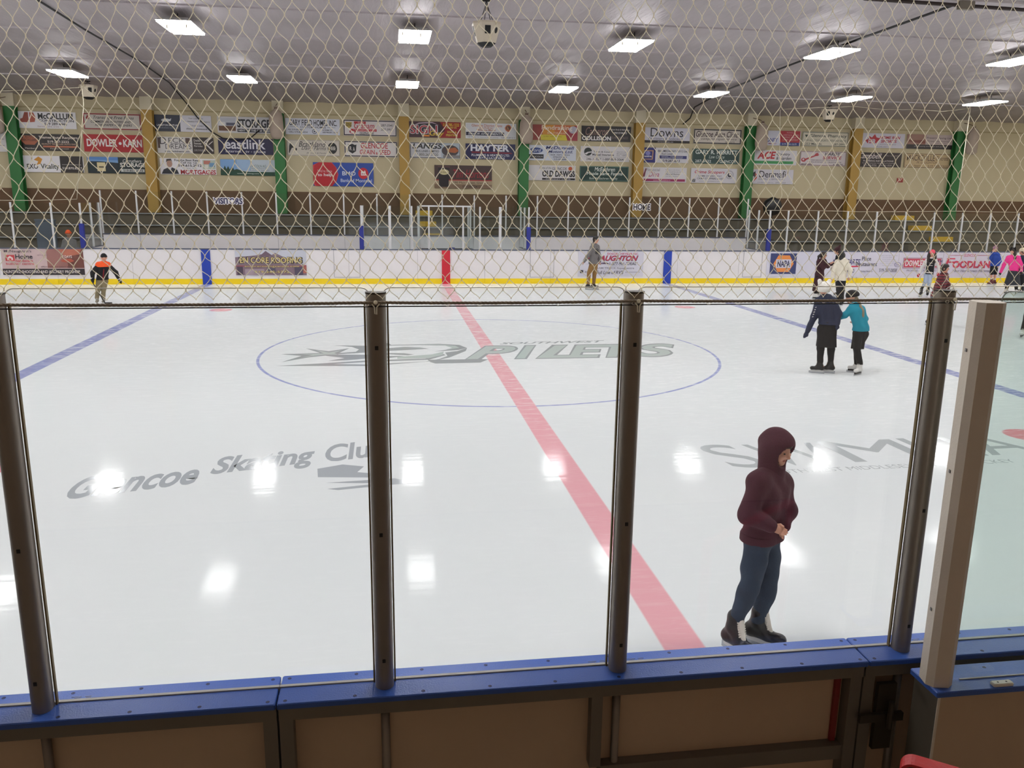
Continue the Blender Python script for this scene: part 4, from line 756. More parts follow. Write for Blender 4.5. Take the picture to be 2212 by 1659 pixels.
# ------------------------------------------------------------------ safety net above the near glass
m_net = bpy.data.materials.new('off-white net twine')
def twine():
    N, L = nodes_of(m_net); b = N['Principled BSDF']; o = N['Material Output']; b.inputs['Roughness'].default_value = .7
    b.inputs['Base Color'].default_value = (*lin((255,250,236)), 1); tr = N.new('ShaderNodeBsdfTranslucent'); tr.inputs[0].default_value = (*lin((255,250,236)), 1)
    mx = N.new('ShaderNodeMixShader'); mx.inputs[0].default_value = .8; L.new(b.outputs[0], mx.inputs[1]); L.new(tr.outputs[0], mx.inputs[2]); L.new(mx.outputs[0], o.inputs[0])
twine()
m_rope = mat('grey twisted rope', (148,136,120), .8); m_wire = mat('dark steel wire', (34,32,30), .4, .5)
YN = -13.778
def net():
    cw = .0545; n = int(7.4/cw); x0 = -4.7; zs_ = [2.742]
    while zs_[-1] < 4.05: zs_.append(zs_[-1]+.034+.010*min(1,(zs_[-1]-2.742)/.3))
    J = rng.normal(0, .0016, (len(zs_), n+2, 2)); V = []; F = []
    def node(i, j):
        z = zs_[i]; b = .02*math.sin(1.3*(x0+j*cw))*(z-2.74)
        return np.array([x0+(j+.5*(i % 2))*cw - .10*(z-2.74)+J[i,j,0]*(i > 0), YN+b+.002*math.sin(3*j+5*i), z+J[i,j,1]*(i > 0)])
    T_ = np.array([0,.14,.32,.5,.68,.86,1.0]); nt = len(T_); k0 = 0; r = .0012
    for i in range(len(zs_)-1):
        for j in range(1, n):
            a = node(i, j)
            for dj in (0, 1):
                jb = j+(dj-1 if i % 2 == 0 else dj)
                b = node(i+1, jb); s = 1.0 if (b[0] < a[0]) else .75
                sm = T_*T_*(3-2*T_); tx = T_+s*(sm-T_)
                P = np.stack([a[0]+(b[0]-a[0])*tx, a[1]+(b[1]-a[1])*T_, a[2]+(b[2]-a[2])*T_], 1)
                D = np.gradient(P, axis=0); D /= np.linalg.norm(D, axis=1)[:,None]
                A = np.stack([-D[:,2], 0*D[:,0], D[:,0]], 1); A /= np.linalg.norm(A, axis=1)[:,None]
                ring = [P+r*A, P+np.array([0,r,0]), P-r*A, P-np.array([0,r,0])]
                V.append(np.stack(ring, 1).reshape(-1,3))
                for q in range(nt-1):
                    for w in range(4):
                        F.append((k0+q*4+w, k0+q*4+(w+1)%4, k0+q*4+4+(w+1)%4, k0+q*4+4+w))
                k0 += nt*4
            if 0 < i:      # knot
                kn = [(0,0,-.005),(.0023,0,0),(0,-.0023,0),(-.0023,0,0),(0,.0023,0),(0,0,.005)]
                V.append(a+np.array(kn)); F += [(k0,k0+2,k0+1),(k0,k0+3,k0+2),(k0,k0+4,k0+3),(k0,k0+1,k0+4),(k0+5,k0+1,k0+2),(k0+5,k0+2,k0+3),(k0+5,k0+3,k0+4),(k0+5,k0+4,k0+1)]; k0 += 6
    mb = MB(); mb.v = [tuple(v) for v in np.concatenate(V)]; mb.f = F
    for j in range(1, n):          # meshes looped round the wire under the rope
        a = node(0, j); w = .008+.003*math.sin(7*j); dz = .008+.003*math.sin(3.7*j)
        mb.tube([(a[0]+w*math.cos(t), YN-.005, a[2]-.012-dz*.5+dz*.5*math.sin(t)) for t in [math.pi*k/6 for k in range(13)]], .0009, 3, False)
    o = mb.build('safety_net', m_net, None, True)
    return tag(o, 'off-white diamond mesh safety net hanging above the near glass', 'net')
net()
def rope(name, p0, p1, sag, label):
    mb = MB(); n = 1500; L_ = (Vector(p1)-Vector(p0)).length
    for s in range(3):
        pts = []
        for k in range(n+1):
            u = k/n; p = Vector(p0).lerp(Vector(p1), u); ph = 2*math.pi*(u*L_/.042+s/3)
            z = 0
            for a, b in zip(NP[:-1], NP[1:]):
                if a <= p.x <= b: q = (p.x-a)/(b-a); z = -sag*4*q*(1-q)
            pts.append((p.x, p.y+.0029*math.cos(ph), p.z+z+.0029*math.sin(ph)))
        mb.tube(pts, .0029, 5)
    return tag(mb.build(name, m_rope, None, True), label, 'rope')
rope('net_rope', (-4.8,YN-.010,2.730), (2.5,YN-.010,2.738), .004, 'grey twisted rope along the lower edge of the net')
tag(MB().tube([(-4.8,YN-.003,2.716),(2.5,YN-.003,2.722)], .0022, 6).build('net_wire', m_wire), 'thin dark wire just below the twisted rope', 'wire')
for k, (x, lab) in enumerate(((NP[2],'left middle post'),(NP[3],'right middle post'),(NP[4],'post beside the square post'))):
    t = thing('rope_tie', 'pale cord tie holding the rope on the '+lab, 'cord tie', (x, YN-.012, 2.722), 0, 'rope ties')
    MB().ball((0,-.004,.012), .007, 8).build('knot', m_net, t, True)
    MB().tube([(-.012,0,.006),(-.004,-.006,-.004),(-.003,-.006,-.026),(.003,-.006,-.028),(.004,-.006,-.004),(.013,0,.006)], .0022, 5).build('loop', m_net, t, True)
# ------------------------------------------------------------------ things hung from the ceiling, walls and columns
m_beige = mat('beige speaker shell', (204,192,172), .5); m_hole = mat('black speaker grille', (14,13,14), .7)
def cabinet(loc, s, rz, label, hung, group='ceiling loudspeakers'):
    t = thing('loudspeaker', label, 'loudspeaker', loc, rz, group)
    R1, R2, H = .33*s, .215*s, .42*s
    MB().lathe([(R2,-H/2),(R1,H/2-.04*s),(R1*.98,H/2),(R1*.5,H/2+.02*s)], 8, rot=.5).build('shell', m_beige, t)
    MB().lathe([(R2*.55,-H/2-.075*s),(R2*.99,-H/2-.002)], 8, rot=.5).build('bottom_grille', m_hole, t)
    ap = math.cos(math.pi/8); sl = (R1-R2)*ap/(H-.04*s)
    def on(a, z, w, h, n, round_=False):
        """flat dark opening set on facet a"""
        q = (R2+ (R1-R2)*(z+h*0+H/2)/(H-.04*s))*ap; ca, sa = math.cos(a), math.sin(a); out = []
        pts = [(w/2*math.cos(2*math.pi*k/16), h/2*math.sin(2*math.pi*k/16)) for k in range(16)] if round_ else [(-w/2,-h/2),(w/2,-h/2),(w/2,h/2),(-w/2,h/2)]
        fr = []; bk = []
        for u, v_ in pts:
            rr = q+sl*v_
            fr.append((ca*(rr+.004)-sa*u, sa*(rr+.004)+ca*u, z+v_)); bk.append((ca*(rr-.02)-sa*u, sa*(rr-.02)+ca*u, z+v_))
        k = len(pts); MB().add(fr+bk, [tuple(range(k)), tuple(range(2*k-1,k-1,-1))]+[(i,k+i,k+(i+1)%k,(i+1)%k) for i in range(k)]).build(n, m_hole, t)
    on(-math.pi/2, .03*s, .125*s, .16*s, 'horn_opening'); on(-math.pi/4, .03*s, .09*s, .12*s, 'round_opening', True)
    on(math.pi*.75, .03*s, .125*s, .16*s, 'horn_opening'); on(math.pi*1.0, .03*s, .1*s, .2*s, 'side_opening'); on(0, .03*s, .1*s, .2*s, 'side_opening')
    if hung:
        top = H/2+.02*s
        for x, y in ((-.14,-.1),(.14,-.1),(-.06,-.14),(.08,-.13)):
            MB().tube([(x*s,y*s,top-.03),(x*.2*s,0,top+hung*.75),(x*.1*s,0,top+hung)], .007, 5).build('chain', m_blk, t)
        MB().box(-.09*s,.09*s,-.025,.025,top+hung,top+hung+.03).build('hook_plate', m_blk, t)
    return t
cabinet((.013,1.2,6.33), .93, 0, 'beige octagonal loudspeaker hanging on chains at top centre', .38)
cabinet((-12.1,15.0,6.46), .92, .5, 'beige loudspeaker with a black underside above the left wall', .10)
cabinet((15.0,15.0,6.40), .92, -.6, 'beige loudspeaker with a black underside above the right wall', .10)

# stuffed canvas sacks at the heads of the green columns
m_sack = mat('grey canvas sack', (172,156,142), .85, noise=.12, nscale=5, bump=.5, bscale=9)
for k, (x, where) in enumerate(((-16.35,'at the left edge'),(-6.25,'left of the blue bank sign'),(3.55,'in the middle of the wall'),(13.6,'above the black covered fan'),(23.35,'at the right'))):
    t = thing('canvas_sack', 'stuffed grey sack hung on a green column %s' % where, 'sack', (x, 17.83, 0), 0, 'sacks hung on the columns')
    z0 = 5.16+.03*(k%3); mb = MB(); n = 18; prof = [(.02,0),(.16,.02),(.245,.1),(.27,.3),(.265,.6),(.255,.85),(.2,1.02),(.08,1.12),(.05,1.16),(.09,1.22)]
    v = []; 
    for r_, z in prof:
        for q in range(n):
            a = 2*math.pi*q/n; w = r_*(1+.07*math.sin(3*a+5*z+k)+.04*math.sin(7*a-3*z)); v.append((w*math.cos(a), w*math.sin(a)*.62, z0+z))
    f = [(i*n+q, i*n+(q+1)%n, i*n+n+(q+1)%n, i*n+n+q) for i in range(len(prof)-1) for q in range(n)]+[tuple(range(n-1,-1,-1)), tuple(range((len(prof)-1)*n, len(prof)*n))]
    mb.add(v, f); mb.build('bag', m_sack, t, True)
    MB().lathe([(.055,0),(.07,.02),(.055,.04)], 12, (0,0,z0+1.14), 1, .7).build('tie', mat('brown tie', (84,50,34), .8), t)
    cx = max(-.36, min(.36, (-15.95+9.73*round((x+15.95)/9.73))-x)); MB().tube([(0,0,z0+1.19),(cx*.4,.05,z0+1.27),(cx,.2,z0+1.34)], .012, 6).build('strap', mat('brown tie', (84,50,34), .8), t)
# black covered fan on a stand in the stands
t = thing('covered_fan', 'round black covered fan standing on the bleachers right of the benches', 'fan', (13.8,16.75,1.48))
mb = MB(); n = 20; v = []; pr = [(.02,-.2),(.3,-.19),(.37,-.1),(.385,.0),(.37,.1),(.3,.19),(.02,.2)]
for r_, y in pr:
    for q in range(n):
        a = 2*math.pi*q/n; w = r_*(1+.035*math.sin(5*a+9*y)); v.append((w*math.cos(a), y, 1.39+w*math.sin(a)))
mb.add(v, [(i*n+q, i*n+n+q, i*n+n+(q+1)%n, i*n+(q+1)%n) for i in range(len(pr)-1) for q in range(n)]); mb.build('cover', mat('black tarpaulin', (17,17,19), .45, bump=.4, bscale=8), t, True)
MB().tube([(0,0,.03),(0,0,1.02)], .03, 8).build('pole', m_blk, t); MB().lathe([(.2,0),(.2,.02),(.04,.05)], 14).build('base', m_blk, t)

def cord(name, pts, r, m, label, cat='cable', group=None): return tag(MB().tube(pts, r, 6).build(name, m, None, True), label, cat, group)
def cz(y): return ceil_z(y)-.055
cord('power_cable', [(-9.0,.5,cz(.5)),(-9.05,3.0,cz(3)),(-9.12,5.9,cz(5.9)-.03),(-9.16,10.4,cz(10.4)-.02),(-9.3,14.4,cz(14.4)-.03),(-9.5,18.2,6.32),(-9.3,18.31,6.0),(-8.8,18.31,5.46),(-8.38,18.31,5.22),(-7.87,18.31,5.15),(-7.34,18.31,5.24),(-6.97,18.31,5.55)], .022, m_blk,
     'black cable crossing the ceiling at the left and drooping down the wall')
cord('power_cable', [(9.12,-.4,cz(-.4)),(9.14,.0,cz(0)),(9.2,3.2,cz(3.2)-.02),(9.45,8,cz(8)-.02),(9.63,12.5,cz(12.5)-.03),(9.9,16,cz(16)-.08),(10.58,18.31,6.45),(10.28,18.31,6.2)], .026, m_blk,
     'black cable crossing the ceiling at the right')
t = thing('ceiling_pipe', 'dark steel pipe with a clamp under the ceiling, top right corner', 'pipe', (9.2,-.68,6.86))
MB().tube([(-2.2,-.1,0),(4.5,.35,0)], .035, 8).build('pipe', mat('rusty dark steel', (58,48,46), .6, .4, noise=.2), t, True)
MB().bev(-.16,.16,-.05,.06,-.08,.07,.01).build('clamp', m_steelb, t)
m_cord = mat('white cord', (206,198,176), .7)
cord('pale_cord', [(-15.2,13.78,2.79),(-13.8,13.78,2.80),(-12.4,13.78,2.86)], .008, m_cord, 'pale cord along the tops of the far posts at the left', 'cord', 'pale net cords')
cord('pale_cord', [(-11.9,13.78,6.6),(-11.9,13.78,5.92),(-12.4,13.78,2.88)], .010, m_cord, 'pale upright cord dropping to the far posts at the left', 'cord', 'pale net cords')
cord('pale_cord', [(-15.5,13.85,6.25),(-14.4,13.85,6.27),(-13,13.85,6.35),(-11.7,13.85,6.48)], .007, m_cord, 'pale cord running to the left wall loudspeaker', 'cord', 'pale net cords')
cord('pale_cord', [(20.1,13.78,6.72),(20.04,13.78,2.82)], .016, m_cord, 'thick pale cord dropping to the far posts at the right', 'cord', 'pale net cords')
cord('pale_cord', [(12.2,13.78,2.75),(14,13.78,2.76),(16,13.78,2.74),(18,13.78,2.76),(20.04,13.78,2.80),(23,13.78,2.78)], .008, m_cord, 'pale cord along the tops of the far posts at the right', 'cord', 'pale net cords')
cord('pale_cord', [(12.5,13.85,6.42),(13.9,13.85,6.52),(15.4,13.85,6.6),(16.6,13.85,6.52),(17.9,13.85,6.56),(19,13.85,6.52),(20.1,13.85,6.66)], .008, m_cord, 'pale cord swagged below the ceiling at the right', 'cord', 'pale net cords')
cord('pale_cord', [(12.4,13.78,6.4),(12.5,13.78,5.0),(12.75,13.78,3.3),(12.5,13.78,2.78)], .008, m_cord, 'thin pale cord dropping past the black covered fan', 'cord', 'pale net cords')
# ------------------------------------------------------------------ people: implicit surfaces meshed with surface nets
def seg(a, b, ra, rb): return ('c', np.array(a, float), np.array(b, float), ra, rb)
def ell(c, r, yaw=0.0): return ('e', np.array(c, float), np.array(r, float), yaw)
def field(prims, h, k, pad=.03, also=()):
    lo = np.full(3, 1e9); hi = -lo
    for p in list(prims)+list(also):
        if p[0] == 'c':
            for q, r in ((p[1],p[3]),(p[2],p[4])): lo = np.minimum(lo, q-r); hi = np.maximum(hi, q+r)
        else: r = p[2].max(); lo = np.minimum(lo, p[1]-r); hi = np.maximum(hi, p[1]+r)
    lo -= pad; hi += pad
    n = np.ceil((hi-lo)/h).astype(int)+1
    ax = [lo[i]+h*np.arange(n[i]) for i in range(3)]
    return paint(np.full(n, .5), prims, lo, n, ax, h, k), ax
def paint(F, prims, lo, n, ax, h, k):
    for p in prims:
        if p[0] == 'c': r = max(p[3],p[4]); a = np.minimum(p[1],p[2])-r; b = np.maximum(p[1],p[2])+r
        else: r = p[2].max(); a = p[1]-r; b = p[1]+r
        m = max(.05, k)+.01
        i0 = np.maximum(0, np.floor((a-m-lo)/h).astype(int)); i1 = np.minimum(n, np.ceil((b+m-lo)/h).astype(int)+1)
        sl = tuple(slice(i0[q], i1[q]) for q in range(3))
        X = ax[0][sl[0]][:,None,None]; Y = ax[1][sl[1]][None,:,None]; Z = ax[2][sl[2]][None,None,:]
        if p[0] == 'c':
            A, d = p[1], p[2]-p[1]; L2 = max(1e-9, d@d)
            t = np.clip(((X-A[0])*d[0]+(Y-A[1])*d[1]+(Z-A[2])*d[2])/L2, 0, 1)
            D = np.sqrt((X-A[0]-t*d[0])**2+(Y-A[1]-t*d[1])**2+(Z-A[2]-t*d[2])**2)-(p[3]+(p[4]-p[3])*t)
        else:
            c, s = math.cos(p[3]), math.sin(p[3]); x, y, z = X-p[1][0], Y-p[1][1], Z-p[1][2]
            D = (np.sqrt(((c*x+s*y)/p[2][0])**2+((-s*x+c*y)/p[2][1])**2+(z/p[2][2])**2)-1)*p[2].min()
        G = F[sl]
        if k > 0: q = np.maximum(k-np.abs(G-D), 0)/k; F[sl] = np.minimum(G, D)-q*q*k*.25
        else: F[sl] = np.minimum(G, D)
    return F
def nets(F, ax):
    ins = F < 0; n = np.array(F.shape)-1; h = ax[0][1]-ax[0][0]
    S = np.zeros(n, np.int8); C = [(i,j,k) for i in (0,1) for j in (0,1) for k in (0,1)]
    for i,j,k in C: S += ins[i:n[0]+i, j:n[1]+j, k:n[2]+k]
    act = (S > 0) & (S < 8); I = np.argwhere(act)
    vals = np.stack([F[I[:,0]+i, I[:,1]+j, I[:,2]+k] for i,j,k in C], 1)
    acc = np.zeros((len(I),3)); cnt = np.zeros(len(I))
    for a in range(8):
        for b in range(a+1, 8):
            da = np.array(C[b])-np.array(C[a])
            if abs(da).sum() != 1: continue
            f0, f1 = vals[:,a], vals[:,b]; m = (f0 < 0) != (f1 < 0)
            t = np.where(m, f0/np.where(m, f0-f1, 1), 0)
            acc += (np.array(C[a])+t[:,None]*da)*m[:,None]; cnt += m
    V = (I+acc/cnt[:,None])*h+np.array([a[0] for a in ax])
    idx = np.full(n, -1, np.int64); idx[act] = np.arange(len(I)); Q = []
    for d in range(3):
        e1, e2 = [(1,2),(2,0),(0,1)][d]
        sl0 = [slice(0,None)]*3; sl1 = [slice(0,None)]*3; sl0[d] = slice(0,-1); sl1[d] = slice(1,None)
        ch = np.argwhere(ins[tuple(sl0)] != ins[tuple(sl1)])
        ok = (ch[:,e1] > 0) & (ch[:,e2] > 0) & (ch[:,e1] < n[e1]) & (ch[:,e2] < n[e2]); ch = ch[ok]
        if not len(ch): continue
        def at(o1, o2): c = ch.copy(); c[:,e1] += o1; c[:,e2] += o2; return idx[c[:,0],c[:,1],c[:,2]]
        q = np.stack([at(-1,-1), at(0,-1), at(0,0), at(-1,0)], 1)
        flip = ~ins[ch[:,0],ch[:,1],ch[:,2]]; q[flip] = q[flip][:,::-1]; Q.append(q)
    return V, np.concatenate(Q)
def solid(name, prims, m, parent, h=.014, k=.04, cuts=(), holes=(), fold=0.0, seed=0.0, extra=None, plus=(), kplus=None):
    """cuts: (point, normal) keep the side against the normal; holes: spheres removed; fold: cloth wrinkles in metres"""
    F, ax = field(prims, h, k, also=plus)
    X, Y, Z = np.meshgrid(*ax, indexing='ij')
    W = fold*(np.sin(23*Z+9*X+7*np.sin(8*Y+seed)+seed)*.5+np.sin(41*Z-17*X+13*Y+2*seed)*.35+np.sin(13*X+19*Y-9*Z+seed)*.5) if fold else 0
    F = F+W
    for pt, nn in cuts:
        nn = np.array(nn, float); nn /= np.linalg.norm(nn); F = np.maximum(F, (X-pt[0])*nn[0]+(Y-pt[1])*nn[1]+(Z-pt[2])*nn[2])
    if plus:
        G = paint(np.full(F.shape, .5), plus, np.array([a[0] for a in ax]), np.array(F.shape), ax, h, kplus or k)+W
        kk = kplus or k; q = np.maximum(kk-np.abs(F-G), 0)/kk; F = np.minimum(F, G)-q*q*kk*.25
    for c, r in holes: F = np.maximum(F, r-np.sqrt((X-c[0])**2+(Y-c[1])**2+(Z-c[2])**2))
    F[0] = F[-1] = .5; F[:,0] = F[:,-1] = .5; F[:,:,0] = F[:,:,-1] = .5
    V, Q = nets(F, ax); mb = MB(); mb.v = [tuple(v) for v in V.tolist()]; mb.f = [tuple(q) for q in Q.tolist()]
    if extra: extra(mb)
    return mb.build(name, m, parent, True)
m_skin = mat('skin', (204,152,128), .55, noise=.05, nscale=30); m_skin2 = mat('rosy skin', (216,150,124), .55)
m_eye = mat('dark eye', (36,26,24), .3); m_lip = mat('lip', (178,104,94), .5)
m_bootk = mat('black skate leather', (22,22,25), .38, bump=.2, bscale=40); m_bootw = mat('white skate leather', (226,224,220), .4)
m_boot3 = mat('maroon skate leather', (88,28,34), .45); m_hold = mat('white blade holder', (222,222,222), .4); m_steel = mat('skate steel', (190,192,196), .2, .9); m_lace = mat('white laces', (226,222,212), .7)
def A(*v): return np.array(v, float)
def unit(v): return v/np.linalg.norm(v)
def person(P, label, fd, s, jacket, pants, boots, hair=None, hat=None, jhem=.06, skirt=None, coat=None, hood=None, glove=None, yoke=None, sleeves=None, h=.014, bare=0.0, long_hair=None, vest=None, fold=.004, knit=None, eyes=True, lace=True, tilt=(), hb=1.0, extra=None, wide=1.0, sock=None, shin=.22, fs=1.0, jfold=None):
    J = {k: A(*v) for k, v in P['J'].items()}
    m_ = (J['s1']+J['s2'])/2
    for q in '12': J['s'+q] = J['s'+q]+(m_-J['s'+q])*shin
    t = thing('person', label, 'person', (P['at'][0], P['at'][1], 0), P['rz'])
    c_, s_ = math.cos(-P['rz']), math.sin(-P['rz'])
    f = unit(A(*fd)); up = unit(A(0,0,1)-f*f[2]*.6); f = unit(f-up*(f@up)); sd = np.cross(f, up)       # face direction, head up, head side
    hc = J['hd']; hs = .96*hb*(.55+.45*s)                                                       # heads shrink less than bodies
    yaw = math.atan2(f[1], f[0])
    bs = unit(A(J['s2'][0]-J['s1'][0], J['s2'][1]-J['s1'][1], 0)); bf = np.cross(A(0,0,1), bs)      # body side / front-back
    # feet: flat on the ice unless tilted
    feet = []
    for a, q in (('a1','t1'),('a2','t2')):
        an, to = J[a], J[q]; d = A(to[0]-an[0], to[1]-an[1], 0); d = unit(d)
        if a in tilt:
            dz = unit(to-an); toe = to.copy(); hee = an-d*.05*s+A(0,0,-.085*s); dd = unit(toe-hee)
        else:
            dd = d; hee = A(an[0], an[1], (.098*s+.02)*fs**.5)-d*.055*s*fs; toe = A(an[0], an[1], (.088*s+.02)*fs**.5)+d*.15*s*fs
            J[a] = an = A(an[0], an[1], max(an[2], .19*s))
        feet.append((an, hee, toe, dd))
    # ---- body
    B = [ell(hc+up*.012-f*.008, (.098*hs,.080*hs,.104*hs), yaw), seg(hc+f*.03*hs-up*.055*hs, hc+f*.045*hs-up*.082*hs, .056*hs, .036*hs),
         seg(hc+f*.088*hs+up*.005, hc+f*.106*hs-up*.024*hs, .010*hs, .0145*hs), seg(hc-up*.05*hs-f*.015, J['nk'], .052*s, .058*s)]
    for q in (-1,1): B.append(ell(hc+sd*q*.083*hs-f*.005, (.024*hs,.012*hs,.032*hs), yaw)); B.append(seg(hc+f*.07*hs+sd*q*.035*hs-up*.018*hs, hc+f*.06*hs+sd*q*.04*hs-up*.035*hs, .024*hs, .02*hs))
    ch, pe, nk = J['ch'], J['pe'], J['nk']
    TR = []
    for q in (-1,1): TR += [seg(ch+bs*q*.07*s, pe+bs*q*.055*s+A(0,0,.06*s), .098*s, .09*s), seg(pe+bs*q*.05*s+A(0,0,.06*s), pe+bs*q*.06*s-A(0,0,.03*s), .092*s, .10*s)]
    TR += [seg(nk-A(0,0,.05*s), J['s1'], .062*s, .062*s), seg(nk-A(0,0,.05*s), J['s2'], .062*s, .062*s), seg(ch, nk-A(0,0,.06*s), .10*s, .055*s)]
    ARM = []
    for q in '12': ARM += [seg(J['s'+q], J['e'+q], .056*s, .042*s), seg(J['e'+q], J['h'+q], .041*s, .028*s)]
    LEG = []
    for q in '12':
        kn, an = J['k'+q], J['a'+q]; cf = kn+(an-kn)*.35
        LEG += [seg(J['p'+q], kn, .085*s, .056*s), seg(kn, cf, .054*s, .056*s), seg(cf, an, .055*s, .036*s)]
    FT = []
    for an, hee, toe, dd in feet: FT += [seg(an, hee+A(0,0,.03*s), .038*s, .036*s), seg(hee+A(0,0,.02*s), toe, .036*s, .028*s)]
    HD = []
    for q in '12':
        e_, w_ = J['e'+q], J['h'+q]; d = unit(w_-e_); side = unit(np.cross(d, unit(f+A(.01,.02,.03)))); nrm = np.cross(side, d); pz = w_+d*.055*s
        HD.append(ell(w_+d*.04*s, (.036*s,.036*s,.036*s))); HD.append(seg(w_, pz, .026*s, .030*s))
        for i, (o, L_) in enumerate(((-.026,.062),(-.009,.074),(.009,.07),(.025,.055))):
            b0 = pz+side*o*s; b1 = b0+d*L_*.5*s+nrm*.008*s; b2 = b1+d*L_*.4*s+nrm*.026*s
            HD += [seg(b0, b1, .0098*s, .009*s), seg(b1, b2, .009*s, .0075*s)]
        b0 = w_+d*.02*s-side*.024*s; HD += [seg(b0, b0+d*.03*s-side*.02*s+nrm*.012*s, .0115*s, .010*s), seg(b0+d*.03*s-side*.02*s+nrm*.012*s, b0+d*.056*s-side*.018*s+nrm*.024*s, .010*s, .008*s)]
    solid('body', B+TR+ARM+LEG+FT, m_skin, t, .0044 if fs > 1 else min(h,.0115), .022, plus=HD, kplus=.005)
    if eyes:
        for q in (-1,1):
            MB().ball(hc+f*.0845*hs+sd*q*.034*hs+up*.004, .0105*hs, 8, (1,1,.6)).build('eye', m_eye, t, True)
        mo = hc+f*.083*hs-up*.062*hs; MB().tube([mo-sd*.019*hs-f*.005, mo+f*.002, mo+sd*.019*hs-f*.005], .0042*hs, 6).build('mouth', m_lip, t, True)
    # ---- trousers
    infl = .018*wide
    grow = lambda L_, g: [('c', p[1], p[2], p[3]+g, p[4]+g) for p in L_]
    if pants:
        L2 = []
        for q in '12':
            kn, an = J['k'+q], J['a'+q]; L2 += [seg(J['p'+q], kn, .088*s+infl, .060*s+infl), seg(kn, an, .058*s+infl, .046*s+infl*.8)]
        zt = min(feet[0][0][2], feet[1][0][2])+.03*s
        solid('trousers', grow(TR[:4], .012)+L2, pants, t, h, .016, cuts=[(pe+A(0,0,.13*s), (0,0,1)), (A(0,0,max(.16*s, bare) if bare else .165*s), (0,0,-1))], fold=jfold or fold, seed=1.0)
    if sock:
        for q, (an, hee, toe, dd) in zip('12', feet): solid('sock', [seg(an+A(0,0,.02), an+(J['k'+q]-an)*.28, .052*s, .056*s)], sock, t, h, .01)
    if skirt:
        m, zh, r0, r1 = skirt; n = 28; mb = MB(); v = []; top = pe+A(0,0,.08*s); kx = (J['k1']+J['k2'])/2
        lev = 7
        for i in range(lev+1):
            u = i/lev; z = top[2]+(zh-top[2])*u; cx = top[:2]+(kx[:2]-top[:2])*u*.75; r = r0+(r1-r0)*u
            for q in range(n):
                a = 2*math.pi*q/n; w = r*(1+u*(.09*math.sin(5*a+1)+.05*math.sin(9*a))); lx, ly = w*math.cos(a), w*math.sin(a)*.75
                v.append((cx[0]+bs[0]*lx+bf[0]*ly, cx[1]+bs[1]*lx+bf[1]*ly, z))
        mb.add(v, [(i*n+q, i*n+n+q, i*n+n+(q+1)%n, i*n+(q+1)%n) for i in range(lev) for q in range(n)]+[tuple(range(n)), tuple(range((lev+1)*n-1, lev*n-1, -1))])
        mb.build('skirt', m, t, True)
    # ---- jacket
    g = .026*wide; tor = grow(TR, g); sl = []
    for q in '12':
        e_, w_ = J['e'+q], J['h'+q]; sl += [seg(J['s'+q], e_, .062*s+g*.7, .050*s+g*.7), seg(e_, e_+(w_-e_)*.93, .049*s+g*.7, .038*s+g*.6)]
    zh = pe[2]-jhem*s; hem = (A(pe[0],pe[1],zh), (0,0,-1))
    tor += [seg(pe+bs*q*.055*s, A(pe[0],pe[1],zh-.1)+bs*q*.055*s, .108*s+g, .112*s+g) for q in (-1,1)]
    if hood == 'down': tor += [seg(nk-bs*.07*s+bf*0-f*.05*s, nk+bs*.07*s-f*.05*s, .06*s, .06*s), seg(nk-f*.07*s, nk-f*.10*s-A(0,0,.10*s), .06*s, .05*s)]
    neck_cut = (nk+A(0,0,.03*s), (0,0,1))
    arms_sep = sleeves is not None
    if fs > 1: solid('waistband', [('c', p[1], p[2], p[3]+.003, p[4]+.003) for p in tor], jacket, t, .0075, .03, cuts=[(A(0,0,zh-.004), (0,0,-1)), (A(0,0,zh+.055), (0,0,1))])
    solid('coat' if coat else 'jacket', tor, jacket, t, h, .03, cuts=[hem]+([] if hood else [neck_cut]), fold=fold, seed=.3, plus=[] if arms_sep else sl)
    if arms_sep: solid('sleeve', sl[:2], sleeves, t, h, .03, fold=fold, seed=2); solid('sleeve', sl[2:], sleeves, t, h, .03, fold=fold, seed=3)
    if yoke: solid('yoke', grow(TR, g+.006)+[seg(J['s1'], J['s1']+(J['e1']-J['s1'])*.12, .062*s+g*.9, .06*s+g*.9), seg(J['s2'], J['s2']+(J['e2']-J['s2'])*.12, .062*s+g*.9, .06*s+g*.9), seg(nk, nk+A(0,0,.05*s), .075*s, .07*s)], yoke, t, h, .03, cuts=[(ch+A(0,0,.02*s), (0,0,-1)), (nk+A(0,0,.06*s), (0,0,1))])
    if coat:
        m, z1, r0, r1 = coat; n = 28; mb = MB(); v = []; top = pe+A(0,0,.02); kx = (J['k1']+J['k2'])/2
        for i in range(7):
            u = i/6; z = top[2]+(z1-top[2])*u; cx = top[:2]+(kx[:2]-top[:2])*u*.8; r = r0+(r1-r0)*u
            for q in range(n):
                a = 2*math.pi*q/n; w = r*(1+u*(.08*math.sin(4*a+1)+.04*math.sin(9*a))); lx, ly = w*math.cos(a), w*math.sin(a)*.8
                v.append((cx[0]+bs[0]*lx+bf[0]*ly, cx[1]+bs[1]*lx+bf[1]*ly, z))
        mb.add(v, [(i*n+q, i*n+n+q, i*n+n+(q+1)%n, i*n+(q+1)%n) for i in range(6) for q in range(n)]+[tuple(range(n)), tuple(range(7*n-1, 6*n-1, -1))]); mb.build('coat_skirt', m, t, True)
